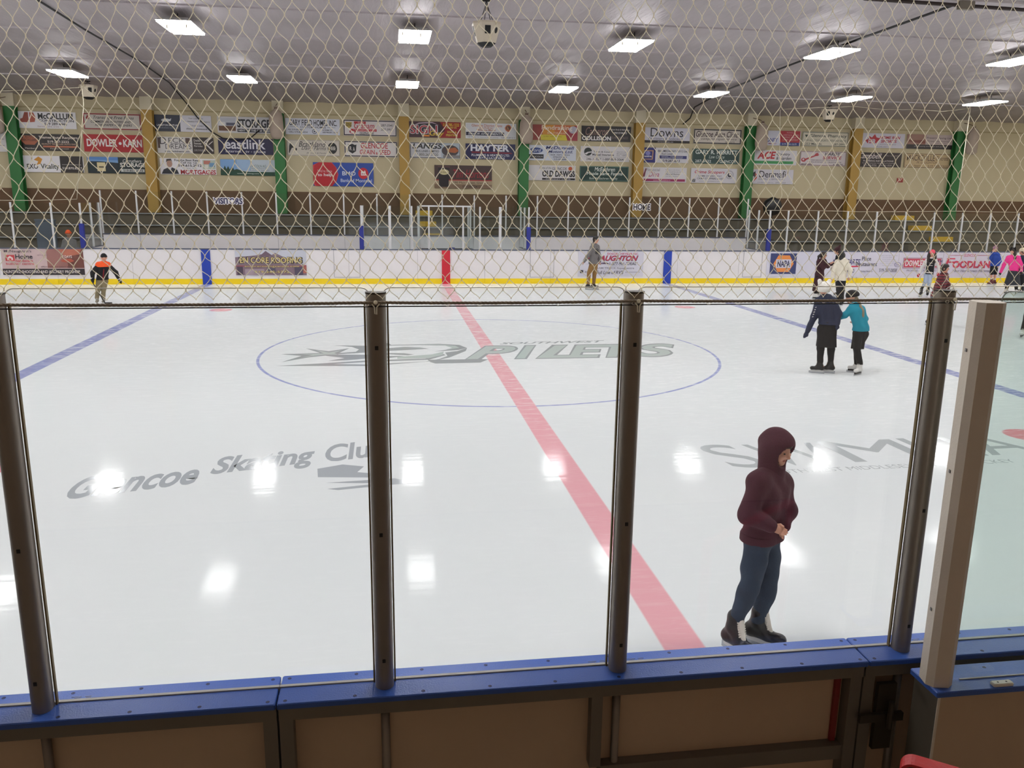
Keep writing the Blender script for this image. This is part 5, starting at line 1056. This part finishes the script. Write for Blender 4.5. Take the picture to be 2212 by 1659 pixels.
    if hood == 'up':
        o = hc+f*.115*hs-up*.012*hs
        solid('hood', [ell(hc-f*.012+up*.022, (.138*hs,.118*hs,.142*hs), yaw), seg(hc-f*.06*hs+up*.07*hs, hc-f*.115*hs+up*.02, .06*hs, .055*hs), seg(hc-f*.03-up*.05, nk-A(0,0,.03*s), .105*hs, .11*s), seg(hc+f*.06*hs+up*.085*hs, hc+f*.085*hs+up*.07*hs, .038*hs, .03*hs)], jacket, t, min(h,.008), .03,
              holes=[(o, .088*hs), (hc+f*.075*hs-up*.055*hs, .062*hs), (hc+f*.17*hs-up*.02*hs, .082*hs)], fold=fold*.6)
    if glove:
        for q in '12':
            e_, w_ = J['e'+q], J['h'+q]; d = unit(w_-e_)
            solid('glove', [seg(w_-d*.03*s, w_+d*.06*s, .040*s, .046*s), seg(w_+d*.06*s, w_+d*.115*s+f*.02*s, .044*s, .030*s), seg(w_+d*.03*s, w_+d*.07*s+np.cross(d,f)*.05*s, .02*s, .017*s)], glove, t, h, .02)
    # ---- hair and hats
    if hair is not None:
        solid('hair', [ell(hc+up*.022*hs-f*.014*hs, (.112*hs,.096*hs,.112*hs), yaw)]+[seg(hc-f*.05*hs-up*.02*hs, hc-f*.06*hs-up*.075*hs, .066*hs, .05*hs)]+([seg(hc+f*.05*hs+up*.085*hs, hc+f*.08*hs+up*.06*hs, .035*hs, .022*hs)]), hair, t, min(h,.012), .03,
              holes=[(hc+f*.115*hs-up*.04*hs, .092*hs)], fold=.003, seed=4)
    if long_hair:
        m, pts, r0, r1 = long_hair; pr = []
        for a, b in zip(pts[:-1], pts[1:]): pr.append(seg(a, b, r0, (r0+r1)/2)); r0 = (r0+r1)/2
        solid('long_hair', pr, m, t, min(h,.012), .03, fold=.005, seed=5)
    if hat:
        m, kind = hat; cuts = [(hc+up*.018*hs+f*.01, tuple(-up))]; pr = [ell(hc+up*.03*hs-f*.006, (.118*hs,.102*hs,.124*hs), yaw), ]
        if kind == 'point': pr += [seg(hc+up*.09*hs-f*.02, hc+up*.20*hs-f*.09*hs, .085*hs, .035*hs)]
        if kind == 'slouch': pr += [ell(hc+up*.07*hs-f*.05*hs, (.12*hs,.105*hs,.09*hs), yaw)]
        if kind == 'ears': pr += [seg(hc+up*.12*hs-sd*.09*hs, hc+up*.17*hs-sd*.11*hs, .05*hs, .042*hs), seg(hc+up*.12*hs+sd*.09*hs, hc+up*.165*hs+sd*.11*hs, .05*hs, .042*hs), ell(hc+up*.02-f*.01, (.132*hs,.125*hs,.13*hs), yaw)]; cuts = [(hc-up*.055*hs, tuple(-up))]
        solid('hat', pr, m, t, min(h,.012), .03, cuts=cuts, holes=[(hc+f*.12*hs-up*.045*hs, .085*hs)], fold=.0025, seed=6)
        if kind == 'pom': MB().ball(hc+up*.165*hs-f*.01, .045*hs, 9).build('pompom', knit or m, t, True)
        if kind == 'brim': solid('brim', [seg(hc-sd*.105*hs+up*.03*hs+f*.03, hc+f*.105*hs+up*.03*hs, .02*hs, .022*hs), seg(hc+f*.105*hs+up*.03*hs, hc+sd*.105*hs+up*.03*hs+f*.03, .022*hs, .02*hs)], m, t, .01, .02)
    if vest: vest(t, J, s, g, TR, grow, bs, f)
    # ---- skates
    for an, hee, toe, dd in feet:
        s_keep = s; s = s*fs
        sk = boots; upv = unit(A(0,0,1)-dd*dd[2]); z0 = A(0,0,1)
        b = [seg(an+A(0,0,.05*s)+(0), an-A(0,0,.02*s), .056*s, .056*s), seg(an-A(0,0,.02*s), hee, .054*s, .046*s), seg(hee, toe, .046*s, .036*s), seg(an-A(0,0,.02*s), hee*.4+toe*.6, .05*s, .040*s), ell(toe, (.046*s,.046*s,.038*s))]
        bo = solid('skate', b, sk[0], t, min(h,.011), .02)
        side = np.cross(dd, upv)
        def slab(nm, a0, a1, w, zt, zb, mm):
            v = []
            for e, zz in ((a0,zt),(a1,zt),(a0,-a0[2]*zb+.0015),(a1,-a1[2]*zb+.0015)):
                for q in (-1,1): v.append(e+side*q*w+upv*zz)
            MB().add([tuple(x) for x in v], [(0,1,3,2),(4,6,7,5),(0,2,6,4),(1,5,7,3),(0,4,5,1),(2,3,7,6)]).build(nm, mm, bo)
        slab('blade_holder', hee-dd*.03*s, toe+dd*.035*s, .011*s, -.035*s, .72, sk[1])
        slab('blade', hee-dd*.055*s, toe+dd*.065*s, .0022, -.06*s, 1.0, m_steel)
        if lace:
            if fs > 1: solid('tongue', [seg(an+A(0,0,.05*s)+dd*.045*s, an+dd*.050*s, .022*s, .024*s), seg(an+dd*.05*s, hee*.3+toe*.7+upv*.026*s, .024*s, .018*s)], sk[2], bo, .010, .02)
            nl = 7 if fs > 1 else 4; fr = an+dd*.052*s
            for i in range(nl):
                u = i/nl; c0 = (an+A(0,0,.035*s)+dd*.05*s)*(1-u)+(hee*.35+toe*.65+upv*.043*s)*u
                MB().tube([c0-side*.03*s, c0+dd*.008*s+upv*.006*s, c0+side*.03*s], .006*s, 5).build('lace', sk[2], bo, True)
        s = s_keep
    if extra: extra(t, J, s, f, sd, up, hc, hs)
    return t
def cloth(name, rgb, **k): return mat(name, rgb, .85, noise=k.get('noise',.10), nscale=k.get('ns',14), bump=k.get('bump',.25), bscale=k.get('bs',60))
PEOPLE = {
'maroon': dict(at=(0.513, -11.627), rz=-0.4698, J=dict(hd=(0.008,0,1.475), nk=(-0.018,0,1.317), ch=(-0.023,0,1.186), pe=(-0.046,0,0.859), s1=(-0.091,-0.12,1.276), e1=(-0.145,-0.18,1.057), h1=(0.014,-0.17,0.995), s2=(0.044,0.12,1.207), e2=(0.111,0.1,1.022), h2=(0.079,-0.02,0.952), p1=(-0.069,-0.07,0.84), k1=(-0.095,-0.1,0.511), a1=(-0.173,-0.1,0.223), t1=(-0.068,-0.2,0.129), p2=(-0.004,0.07,0.793), k2=(0.015,0.06,0.465), a2=(-0.018,0.06,0.208), t2=(0.133,0,0.084))),
'navy': dict(at=(5.832, -2.643), rz=-0.5120, J=dict(hd=(-0.106,0,1.546), nk=(-0.078,0,1.414), ch=(-0.033,0,1.257), pe=(0.015,0,0.896), s1=(-0.197,0,1.323), e1=(-0.226,-0.03,1.038), h1=(-0.321,-0.05,0.753), s2=(0.101,0,1.34), e2=(0.183,-0.02,1.121), h2=(0.178,-0.04,0.929), p1=(-0.066,0,0.831), k1=(-0.064,0,0.454), a1=(-0.051,-0.02,0.217), t1=(-0.191,-0.02,0.075), p2=(0.099,0,0.842), k2=(0.118,0.03,0.463), a2=(0.13,0.08,0.231), t2=(0.006,0.08,0.099))),
'teal': dict(at=(6.467, -2.780), rz=-0.5504, J=dict(hd=(-0.251,0,1.392), nk=(-0.193,0,1.277), ch=(-0.127,0,1.155), pe=(-0.033,0,0.823), s1=(-0.245,-0.1,1.193), e1=(-0.328,-0.12,1.089), h1=(-0.427,-0.05,1.023), s2=(-0.046,0.1,1.182), e2=(0.017,0.16,1.009), h2=(-0.134,0.2,0.942), p1=(-0.08,-0.06,0.76), k1=(-0.061,-0.1,0.495), a1=(0.013,-0.05,0.201), t1=(-0.079,-0.22,0.052), p2=(0.028,0.06,0.751), k2=(-0.062,0.08,0.466), a2=(-0.035,0.16,0.168), t2=(-0.136,0.16,0.053))),
'coat': dict(at=(11.713, 8.642), rz=-0.4980, J=dict(hd=(0.115,0,1.41), nk=(0.084,0,1.29), ch=(0.068,0,1.156), pe=(0.043,0,0.798), s1=(-0.021,-0.15,1.222), e1=(0.136,-0.2,1.025), h1=(0.307,-0.1,1.143), s2=(0.16,0.15,1.224), e2=(0.275,0.2,1.046), h2=(0.376,0.1,1.161), p1=(0.006,-0.07,0.743), k1=(-0.014,-0.08,0.489), a1=(-0.03,-0.08,0.188), t1=(0.067,-0.08,0.057), p2=(0.063,0.07,0.734), k2=(0.071,0.07,0.479), a2=(0.055,0.07,0.177), t2=(0.166,0.07,0.047))),
'white': dict(at=(11.693, 7.088), rz=-0.5246, J=dict(hd=(-0.1,0,1.507), nk=(-0.083,0,1.396), ch=(-0.074,0,1.228), pe=(-0.073,0,0.792), s1=(-0.239,0,1.292), e1=(-0.293,-0.05,1.026), h1=(-0.312,-0.08,0.802), s2=(0.075,0,1.318), e2=(0.19,-0.02,1.073), h2=(0.17,-0.05,0.864), p1=(-0.128,0,0.733), k1=(-0.096,0.05,0.46), a1=(-0.07,0.02,0.18), t1=(-0.11,0.12,0.023), p2=(-0.002,0,0.739), k2=(0.009,0,0.471), a2=(0.022,-0.05,0.192), t2=(-0.03,0.05,0.036))),
'pointhat': dict(at=(12.862, 9.246), rz=-0.5222, J=dict(hd=(-0.196,0,1.498), nk=(-0.14,0,1.363), ch=(-0.111,0,1.196), pe=(-0.057,0,0.769), s1=(-0.158,-0.15,1.264), e1=(-0.216,-0.2,1.113), h1=(-0.312,-0.15,1.06), s2=(-0.088,0.15,1.249), e2=(-0.113,0.2,1.045), h2=(-0.225,0.15,1.013), p1=(-0.065,-0.07,0.713), k1=(-0.056,-0.07,0.452), a1=(-0.014,-0.07,0.161), t1=(-0.076,-0.07,0.05), p2=(-0.037,0.07,0.703), k2=(-0.027,0.07,0.441), a2=(0.029,0.07,0.15), t2=(-0.033,0.07,0.038))),
'pinkhat': dict(at=(15.842, 9.131), rz=-0.6067, J=dict(hd=(0.129,0,1.45), nk=(0.122,0,1.311), ch=(0.115,0,1.126), pe=(0.097,0,0.786), s1=(-0.034,0,1.212), e1=(-0.135,-0.02,0.977), h1=(-0.195,-0.05,0.759), s2=(0.271,0,1.226), e2=(0.379,-0.02,1.001), h2=(0.371,-0.08,0.821), p1=(0.034,0,0.72), k1=(0.017,-0.1,0.494), a1=(-0.068,0,0.231), t1=(-0.162,-0.25,0.093), p2=(0.159,0,0.727), k2=(0.142,-0.1,0.501), a2=(0.132,0,0.212), t2=(0.122,-0.25,0.063))),
'puffer': dict(at=(11.835, 2.895), rz=-0.6177, J=dict(hd=(0.165,0,1.475), nk=(0.158,0,1.346), ch=(0.135,0,1.18), pe=(0.063,0,0.785), s1=(0.096,-0.14,1.248), e1=(0.069,-0.18,1.026), h1=(0.154,-0.16,0.83), s2=(0.201,0.14,1.243), e2=(0.267,0.17,1.043), h2=(0.268,0.14,0.844), p1=(0.018,-0.07,0.717), k1=(0.006,-0.08,0.443), a1=(-0.05,-0.08,0.175), t1=(0.069,-0.12,0.069), p2=(0.092,0.07,0.708), k2=(0.112,0.07,0.434), a2=(0.078,0.07,0.167), t2=(0.196,0.03,0.072))),
'blue': dict(at=(21.141, 12.637), rz=-0.6699, J=dict(hd=(-0.06,0,1.387), nk=(-0.045,0,1.264), ch=(-0.021,0,1.07), pe=(-0.011,0,0.733), s1=(-0.144,-0.06,1.192), e1=(-0.202,-0.15,1.034), h1=(-0.124,-0.18,1.287), s2=(0.088,0.06,1.196), e2=(0.164,0,0.954), h2=(0.124,-0.05,0.778), p1=(-0.049,-0.05,0.663), k1=(-0.067,-0.08,0.432), a1=(-0.034,-0.05,0.217), t1=(-0.18,-0.12,0.071), p2=(0.044,0.05,0.661), k2=(0.057,0.1,0.426), a2=(0.07,0.22,0.185), t2=(-0.056,0.2,0.052))),
'pink': dict(at=(19.700, 9.825), rz=-0.6879, J=dict(hd=(-0.127,0,1.469), nk=(-0.097,0,1.342), ch=(-0.061,0,1.166), pe=(-0.009,0,0.749), s1=(-0.269,0,1.253), e1=(-0.335,-0.02,0.992), h1=(-0.401,-0.06,0.731), s2=(0.107,0,1.271), e2=(0.195,0,1.018), h2=(0.223,-0.04,0.797), p1=(-0.083,0,0.664), k1=(-0.12,-0.05,0.405), a1=(-0.159,0,0.137), t1=(-0.2,-0.15,0.032), p2=(0.085,0,0.673), k2=(0.117,-0.05,0.419), a2=(0.149,0,0.157), t2=(0.135,-0.15,0.055))),
'cream': dict(at=(20.429, 10.092), rz=-0.6992, J=dict(hd=(-0.24,0,1.449), nk=(-0.194,0,1.305), ch=(-0.143,0,1.128), pe=(-0.091,0,0.721), s1=(-0.253,-0.12,1.227), e1=(-0.262,-0.15,0.967), h1=(-0.217,-0.14,0.723), s2=(-0.057,0.12,1.223), e2=(0.018,0.14,0.964), h2=(0.021,0.12,0.719), p1=(-0.125,-0.06,0.657), k1=(-0.106,-0.07,0.396), a1=(-0.073,-0.06,0.133), t1=(-0.143,-0.08,0.014), p2=(-0.041,0.06,0.654), k2=(-0.008,0.06,0.392), a2=(0.026,0.06,0.129), t2=(-0.044,0.05,0.009))),
'edge': dict(at=(12.899, 0.917), rz=-0.7054, J=dict(hd=(0.026,0,2.263), nk=(0.032,0,2.072), ch=(0.044,0,1.838), pe=(0.061,0,1.279), s1=(-0.119,0,1.959), e1=(-0.14,0.06,1.61), h1=(-0.071,0.05,1.289), s2=(0.191,0,1.973), e2=(0.307,0,1.638), h2=(0.313,0,1.317), p1=(0.01,0,1.168), k1=(-0.015,0,0.707), a1=(-0.052,0,0.262), t1=(-0.092,-0.15,0.078), p2=(0.139,0,1.176), k2=(0.208,0.15,0.709), a2=(0.246,0.2,0.265), t2=(0.23,0.05,0.105))),
'grey': dict(at=(4.934, 11.635), rz=-0.2410, J=dict(hd=(0.102,0,1.724), nk=(0.075,0,1.566), ch=(0.067,0,1.345), pe=(0.033,0,0.947), s1=(-0.032,-0.15,1.462), e1=(-0.15,-0.18,1.194), h1=(-0.286,-0.14,0.967), s2=(0.175,0.14,1.466), e2=(0.233,0.16,1.179), h2=(0.256,0.05,0.948), p1=(0.003,-0.07,0.888), k1=(-0.098,-0.08,0.552), a1=(-0.119,-0.08,0.199), t1=(-0.002,-0.12,0.061), p2=(0.099,0.07,0.88), k2=(0.094,0.07,0.543), a2=(0.074,0.07,0.188), t2=(0.223,0.03,0.067))),
'orange': dict(at=(-10.158, 8.222), rz=0.3177, J=dict(hd=(0.206,0,1.296), nk=(0.195,0,1.167), ch=(0.171,0,1.026), pe=(0.12,0,0.702), s1=(-0.02,0,1.108), e1=(-0.122,-0.02,0.88), h1=(-0.126,-0.1,0.706), s2=(0.366,0,1.099), e2=(0.477,0,0.874), h2=(0.554,-0.02,0.664), p1=(0.033,0,0.653), k1=(-0.022,-0.04,0.424), a1=(-0.066,0.02,0.184), t1=(-0.1,-0.18,0.078), p2=(0.174,0,0.648), k2=(0.118,-0.06,0.421), a2=(0.097,0,0.167), t2=(0.062,-0.2,0.06))),
'spect': dict(at=(-13.220, 15.000), rz=0.3413, J=dict(hd=(-0.001,0,1.654), nk=(0.013,0,1.493), ch=(0.01,0,1.299), pe=(-0.034,0,0.83), s1=(-0.169,0,1.398), e1=(-0.239,-0.05,1.112), h1=(-0.222,-0.1,0.84), s2=(0.193,0,1.394), e2=(0.209,-0.05,1.104), h2=(0.126,-0.1,0.833), p1=(-0.127,0,0.767), k1=(-0.158,0,0.441), a1=(-0.184,0,0.164), t1=(-0.206,-0.15,0.079), p2=(0.047,0,0.763), k2=(0.017,0,0.436), a2=(-0.009,0,0.158), t2=(-0.003,-0.15,0.073))),
}
SKB = (m_bootk, m_hold, m_lace); SKW = (m_bootw, m_bootk, m_lace)
c_mar = cloth('maroon fleece', (70,26,42)); c_jean = cloth('dark blue denim', (40,56,76), noise=.3, ns=9); c_navy = cloth('navy shell', (34,42,66)); c_black = cloth('black cloth', (20,20,23))
c_teal = cloth('teal fleece', (20,138,160)); c_whiteW = cloth('white fur hat', (232,228,220), bump=.6); c_coat = cloth('maroon wool', (58,24,32)); c_cream = cloth('ivory jacket', (222,214,196)); c_tan = cloth('tan cotton', (138,104,58))
c_greyh = cloth('grey fleece', (112,108,108)); c_blue = cloth('royal blue shell', (36,66,150)); c_pinkj = cloth('bright pink shell', (232,58,140)); c_pinkh = cloth('coral pink knit', (230,84,104)); c_char = cloth('charcoal cloth', (46,48,54)); c_lj = cloth('light washed denim', (160,172,192), noise=.2)
c_khaki = cloth('khaki camouflage', (128,116,88), noise=.5, ns=18); c_orange = cloth('orange shell', (236,88,36)); c_white = cloth('white fleece', (216,210,208)); c_gpant = cloth('grey snow trousers', (86,92,98)); c_purp = cloth('mauve knit', (150,112,130))
h_dk = mat('dark brown hair', (36,24,20), .5, bump=.5, bscale=80); h_bk = mat('black hair', (20,17,17), .45, bump=.5, bscale=80); h_bl = mat('ash blond hair', (134,122,96), .5, bump=.5, bscale=80)
def stripes(name, c1, c2, scale):
    m = bpy.data.materials.new(name); N, L = nodes_of(m); b = N['Principled BSDF']; tc = N.new('ShaderNodeTexCoord'); w = N.new('ShaderNodeTexWave')
    w.bands_direction = 'Z'; w.inputs['Scale'].default_value = scale; w.inputs['Distortion'].default_value = 1.2; L.new(tc.outputs['Object'], w.inputs['Vector'])
    mx = N.new('ShaderNodeMix'); mx.data_type = 'RGBA'; mx.inputs[6].default_value = (*lin(c1),1); mx.inputs[7].default_value = (*lin(c2),1); L.new(w.outputs['Fac'], mx.inputs[0]); L.new(mx.outputs[2], b.inputs['Base Color'])
    bp = N.new('ShaderNodeBump'); bp.inputs['Strength'].default_value = .8; bp.inputs['Distance'].default_value = .03; L.new(w.outputs['Fac'], bp.inputs['Height']); L.new(bp.outputs['Normal'], b.inputs['Normal']); b.inputs['Roughness'].default_value = .5
    return m
c_puff = stripes('quilted dark red shell', (58,18,26), (128,26,38), 4.2)
# foreground skater
def pocket(t, J, s, f, sd, up, hc, hs):
    pe, ch = J['pe'], J['ch']
person(PEOPLE['maroon'], 'hooded child in a maroon sweatshirt and jeans skating by the near glass', (.84,-.60,-.30), .80, c_mar, c_jean, SKB, hair=h_dk, hood='up', jhem=.03, h=.0095, fold=.006, jfold=.009, wide=1.15, hb=1.0, shin=0, fs=1.3)
person(PEOPLE['navy'], 'person seen from behind in a navy jacket and white eared hat', (-.55,.83,0), .84, c_navy, c_black, SKB, hat=(c_whiteW,'ears'), jhem=-.02, skirt=(c_black,.50,.15,.17), eyes=False, hood='down', glove=c_navy,
       extra=lambda t,J,s,f,sd,up,hc,hs: [MB().tube([J['s1']+(J['e1']-J['s1'])*u+A(-.052*s,-.05*s,-.02), J['s1']+(J['e1']-J['s1'])*u+A(-.02*s,-.085*s,0)], .008, 5).build('sleeve_print', c_white, t) for u in (.35,.5,.65,.8,.95)])
tg = PEOPLE['teal']['J']
person(PEOPLE['teal'], 'girl in a teal sweatshirt and black shorts leaning on the navy jacket', (-.85,.1,-.3), .80, c_teal, c_black, SKW, hat=(c_black,'slouch'), jhem=.02, hood='down', tilt=(), skirt=(c_black,.48,.135,.125),
       long_hair=(h_bl, [A(-.20,0,1.40),A(-.13,0,1.30),A(-.05,-.02,1.17),A(-.03,-.03,1.05)], .06, .035))
person(PEOPLE['coat'], 'woman in a long maroon coat with a ponytail talking and gesturing', (.95,-.25,-.02), .84, c_coat, c_black, SKW, hair=h_dk, jhem=.1, coat=(c_coat,.26,.16,.20), long_hair=(h_dk, [A(.03,0,1.43),A(-.03,0,1.37),A(-.06,0,1.2),A(-.07,0,1.1)], .045, .02),
       extra=lambda t,J,s,f,sd,up,hc,hs: MB().tube([hc+f*.105*hs-sd*.05*hs+up*.006, hc+f*.112*hs+up*.006, hc+f*.105*hs+sd*.05*hs+up*.006, hc+sd*.088*hs+up*.008], .006, 5).build('glasses', m_blk, t))
person(PEOPLE['white'], 'person seen from behind in an ivory jacket with black trousers', (-.1,.95,0), .90, c_cream, c_black, SKB, hair=h_bk, jhem=.05, hood='down', eyes=False, long_hair=(h_bk, [A(-.1,.0,1.5),A(-.1,-.03,1.42)], .105, .08))
person(PEOPLE['pointhat'], 'person in dark clothes with a pointed knit hat behind the ivory jacket', (-.98,-.15,-.05), .86, c_black, c_black, SKB, hat=(cloth('dark red knit',(58,26,32)),'point'), jhem=.05, hair=h_dk)
def vest_p(t, J, s, g, TR, grow, bs, f):
    solid('vest', grow(TR, g+.007), c_black, t, .014, .03, cuts=[(J['pe']+A(0,0,-.02), (0,0,-1)), (J['nk']-A(0,0,.02), (0,0,1)), (J['ch']+bs*.15*s, tuple(bs)), (J['ch']-bs*.15*s, tuple(-bs))])
    fr = f*(.10*s+g+.028)
    MB().tube([J['ch']+fr-bs*.05+A(0,0,.02), J['ch']+fr+A(0,-.01,.025), J['ch']+fr+bs*.05+A(0,0,.02)], .009, 5).build('chest_print', c_white, t)
    MB().tube([J['ch']+fr-bs*.06-A(0,0,.06), J['ch']+fr+A(0,-.01,-.058), J['ch']+fr+bs*.06-A(0,0,.06)], .011, 5).build('chest_print', c_white, t)
ph = PEOPLE['pinkhat']['J']
person(PEOPLE['pinkhat'], 'girl in a coral pink hat, black top with white sleeves and pale jeans', (.05,-1,-.08), .82, c_white, c_lj, SKW[:0]+(m_bootk,m_hold,m_lace), hat=(c_pinkh,'cap'), jhem=-.02, vest=vest_p, bare=.34, glove=cloth('red mitten',(176,26,52)), wide=.6,
       long_hair=(h_dk, [A(.05,.03,1.46),A(.03,.0,1.34),A(.03,-.07,1.22),A(.04,-.09,1.13)], .055, .03),
       extra=lambda t,J,s,f,sd,up,hc,hs: [solid('long_hair', [seg(A(.2,.03,1.46),A(.225,0,1.34),.05,.045),seg(A(.225,0,1.34),A(.225,-.07,1.16),.045,.03)], h_dk, t, .012, .02, fold=.005), solid('leggings', [seg(J['k1']*.55+J['a1']*.45, J['a1'], .052*s,.045*s), seg(J['k2']*.55+J['a2']*.45, J['a2'], .052*s,.045*s)], c_black, t, .012, .0)])
person(PEOPLE['puffer'], 'dark-haired child in a dark red quilted jacket facing right', (.95,-.2,-.05), .82, c_puff, c_gpant, (cloth('grey skate boot',(70,74,80)),m_hold,m_lace), hair=h_dk, jhem=.08, fold=.006, wide=1.6)
person(PEOPLE['blue'], 'child in a blue jacket and mauve hat with a hand at the mouth', (-.55,-.8,-.05), .78, c_blue, c_black, (m_boot3,m_hold,m_lace), hat=(c_purp,'pom'), knit=c_purp, jhem=-.02, bare=.42, sock=c_white)
def catears(t, J, s, f, sd, up, hc, hs):
    MB().tube([hc+sd*.108*hs*math.cos(a)+up*(.02+.128*hs*math.sin(a)) for a in [math.pi*k/10 for k in range(11)]], .016, 6).build('headband', c_black, t, True)
    for q in (-1,1): MB().lathe([(.045,0),(.03,.03),(.003,.085)], 10, tuple(hc+sd*q*.07*hs+up*.11*hs), 1, .5).build('cat_ear', c_black, t, True)
pk = PEOPLE['pink']['J']
person(PEOPLE['pink'], 'girl in a bright pink jacket with a black eared headband and dark skirt', (-.3,-.95,0), .84, c_pinkj, c_black, SKW, hair=h_dk, jhem=-.01, skirt=(c_char,.30,.17,.25), glove=c_black, extra=catears,
       long_hair=(h_dk, [A(-.06,.0,1.47),A(-.05,-.03,1.36),A(-.03,-.08,1.24)], .06, .035))
person(PEOPLE['cream'], 'person in a dark coat and cream knit hat at the right edge', (-.8,-.5,0), .84, c_navy, c_black, SKB, hat=(cloth('cream knit',(226,214,184)),'slouch'), jhem=.1, hair=h_dk)
EP = PEOPLE['edge']; EP['J'] = {k: (v[0]*.8, v[1], v[2]*.72) for k, v in EP['J'].items()}
person(EP, 'person in black trousers and white skates cut by the right edge', (-.9,.3,0), .86, c_char, c_black, SKW, hair=h_dk, jhem=.05)
def badge(t, J, s, f, sd, up, hc, hs):
    pass
def chest_disc(t, J, s, g, TR, grow, bs, f):
    fr = unit(A(f[0],f[1],0)); fr = unit(fr*.75+A(0,-1,0)*.75); sd_ = np.cross(fr, A(0,0,1)); c = J['ch']+fr*(.10*s+g+.022)+A(0,0,-.02)
    def ring(r0, r1, off):
        n = 18; v = []
        for r in (r0, r1):
            for k in range(n): a = 2*math.pi*k/n; w = r*math.cos(a); v.append(c+sd_*w+A(0,0,r*math.sin(a))+fr*(off-w*w*1.6))
        return MB().add(v, [(k,(k+1)%n,n+(k+1)%n,n+k) for k in range(n)])
    ring(.075,.095,.002).build('chest_print', c_black, t); ring(.0001,.055,.002).build('chest_print', c_black, t)
person(PEOPLE['grey'], 'boy in a grey hooded top and tan trousers standing by the far boards', (.95,-.28,0), .94, c_greyh, c_tan, (m_bootk,m_bootw,m_bootw), hair=h_bk, jhem=.06, hood='down', vest=chest_disc, lace=False)
def cuffs(t, J, s, f, sd, up, hc, hs):
    for q in '12':
        w = J['e'+q]+(J['h'+q]-J['e'+q])*.82; d = unit(J['h'+q]-J['e'+q]); solid('cuff_band', [seg(w, w+d*.018, .062*s, .062*s)], c_white, t, .01, 0)
    z = J['ch']; solid('zip_placket', [seg(z+f*(.135*s)-A(0,0,.03), J['pe']+f*.145*s-A(0,0,.02), .016, .016)], cloth('dark red trim',(120,26,36)), t, .01, 0)
person(PEOPLE['orange'], 'boy in a black and orange jacket and black hat holding a hockey stick', (.05,-1,-.12), .76, c_black, c_khaki, (cloth('pale skate boot',(150,144,130)),m_hold,m_lace), hat=(c_black,'cap'), jhem=.02, yoke=c_orange, glove=c_black, extra=cuffs, wide=1.2, shin=.42)
person(PEOPLE['spect'], 'onlooker in grey with an orange cap behind the far glass at the left', (.15,-1,0), .93, c_greyh, c_char, (m_bootk,m_bootk,m_bootk), hat=(c_orange,'brim'), jhem=.05, lace=False)
# the stick the boy in orange holds
t = thing('hockey_stick', 'black hockey stick held by the boy in black and orange', 'hockey stick', (PEOPLE['orange']['at'][0], PEOPLE['orange']['at'][1], 0), PEOPLE['orange']['rz'])
h0 = A(*PEOPLE['orange']['J']['h1'])+A(-.03,-.10,-.04)
MB().tube([h0+A(-.02,0,.06), h0*.5+A(.14,-.22,.015)*.5, A(.14,-.22,.02)], .014, 6).build('shaft', m_blk, t)
MB().add([(.13,-.235,.0),(.13,-.225,.07),(.30,-.30,.0),(.30,-.29,.07),(.135,-.205,.0),(.135,-.205,.07),(.305,-.275,.0),(.305,-.275,.07)], [(0,2,3,1),(4,5,7,6),(0,1,5,4),(2,6,7,3),(1,3,7,5),(0,4,6,2)]).build('blade', m_blk, t)
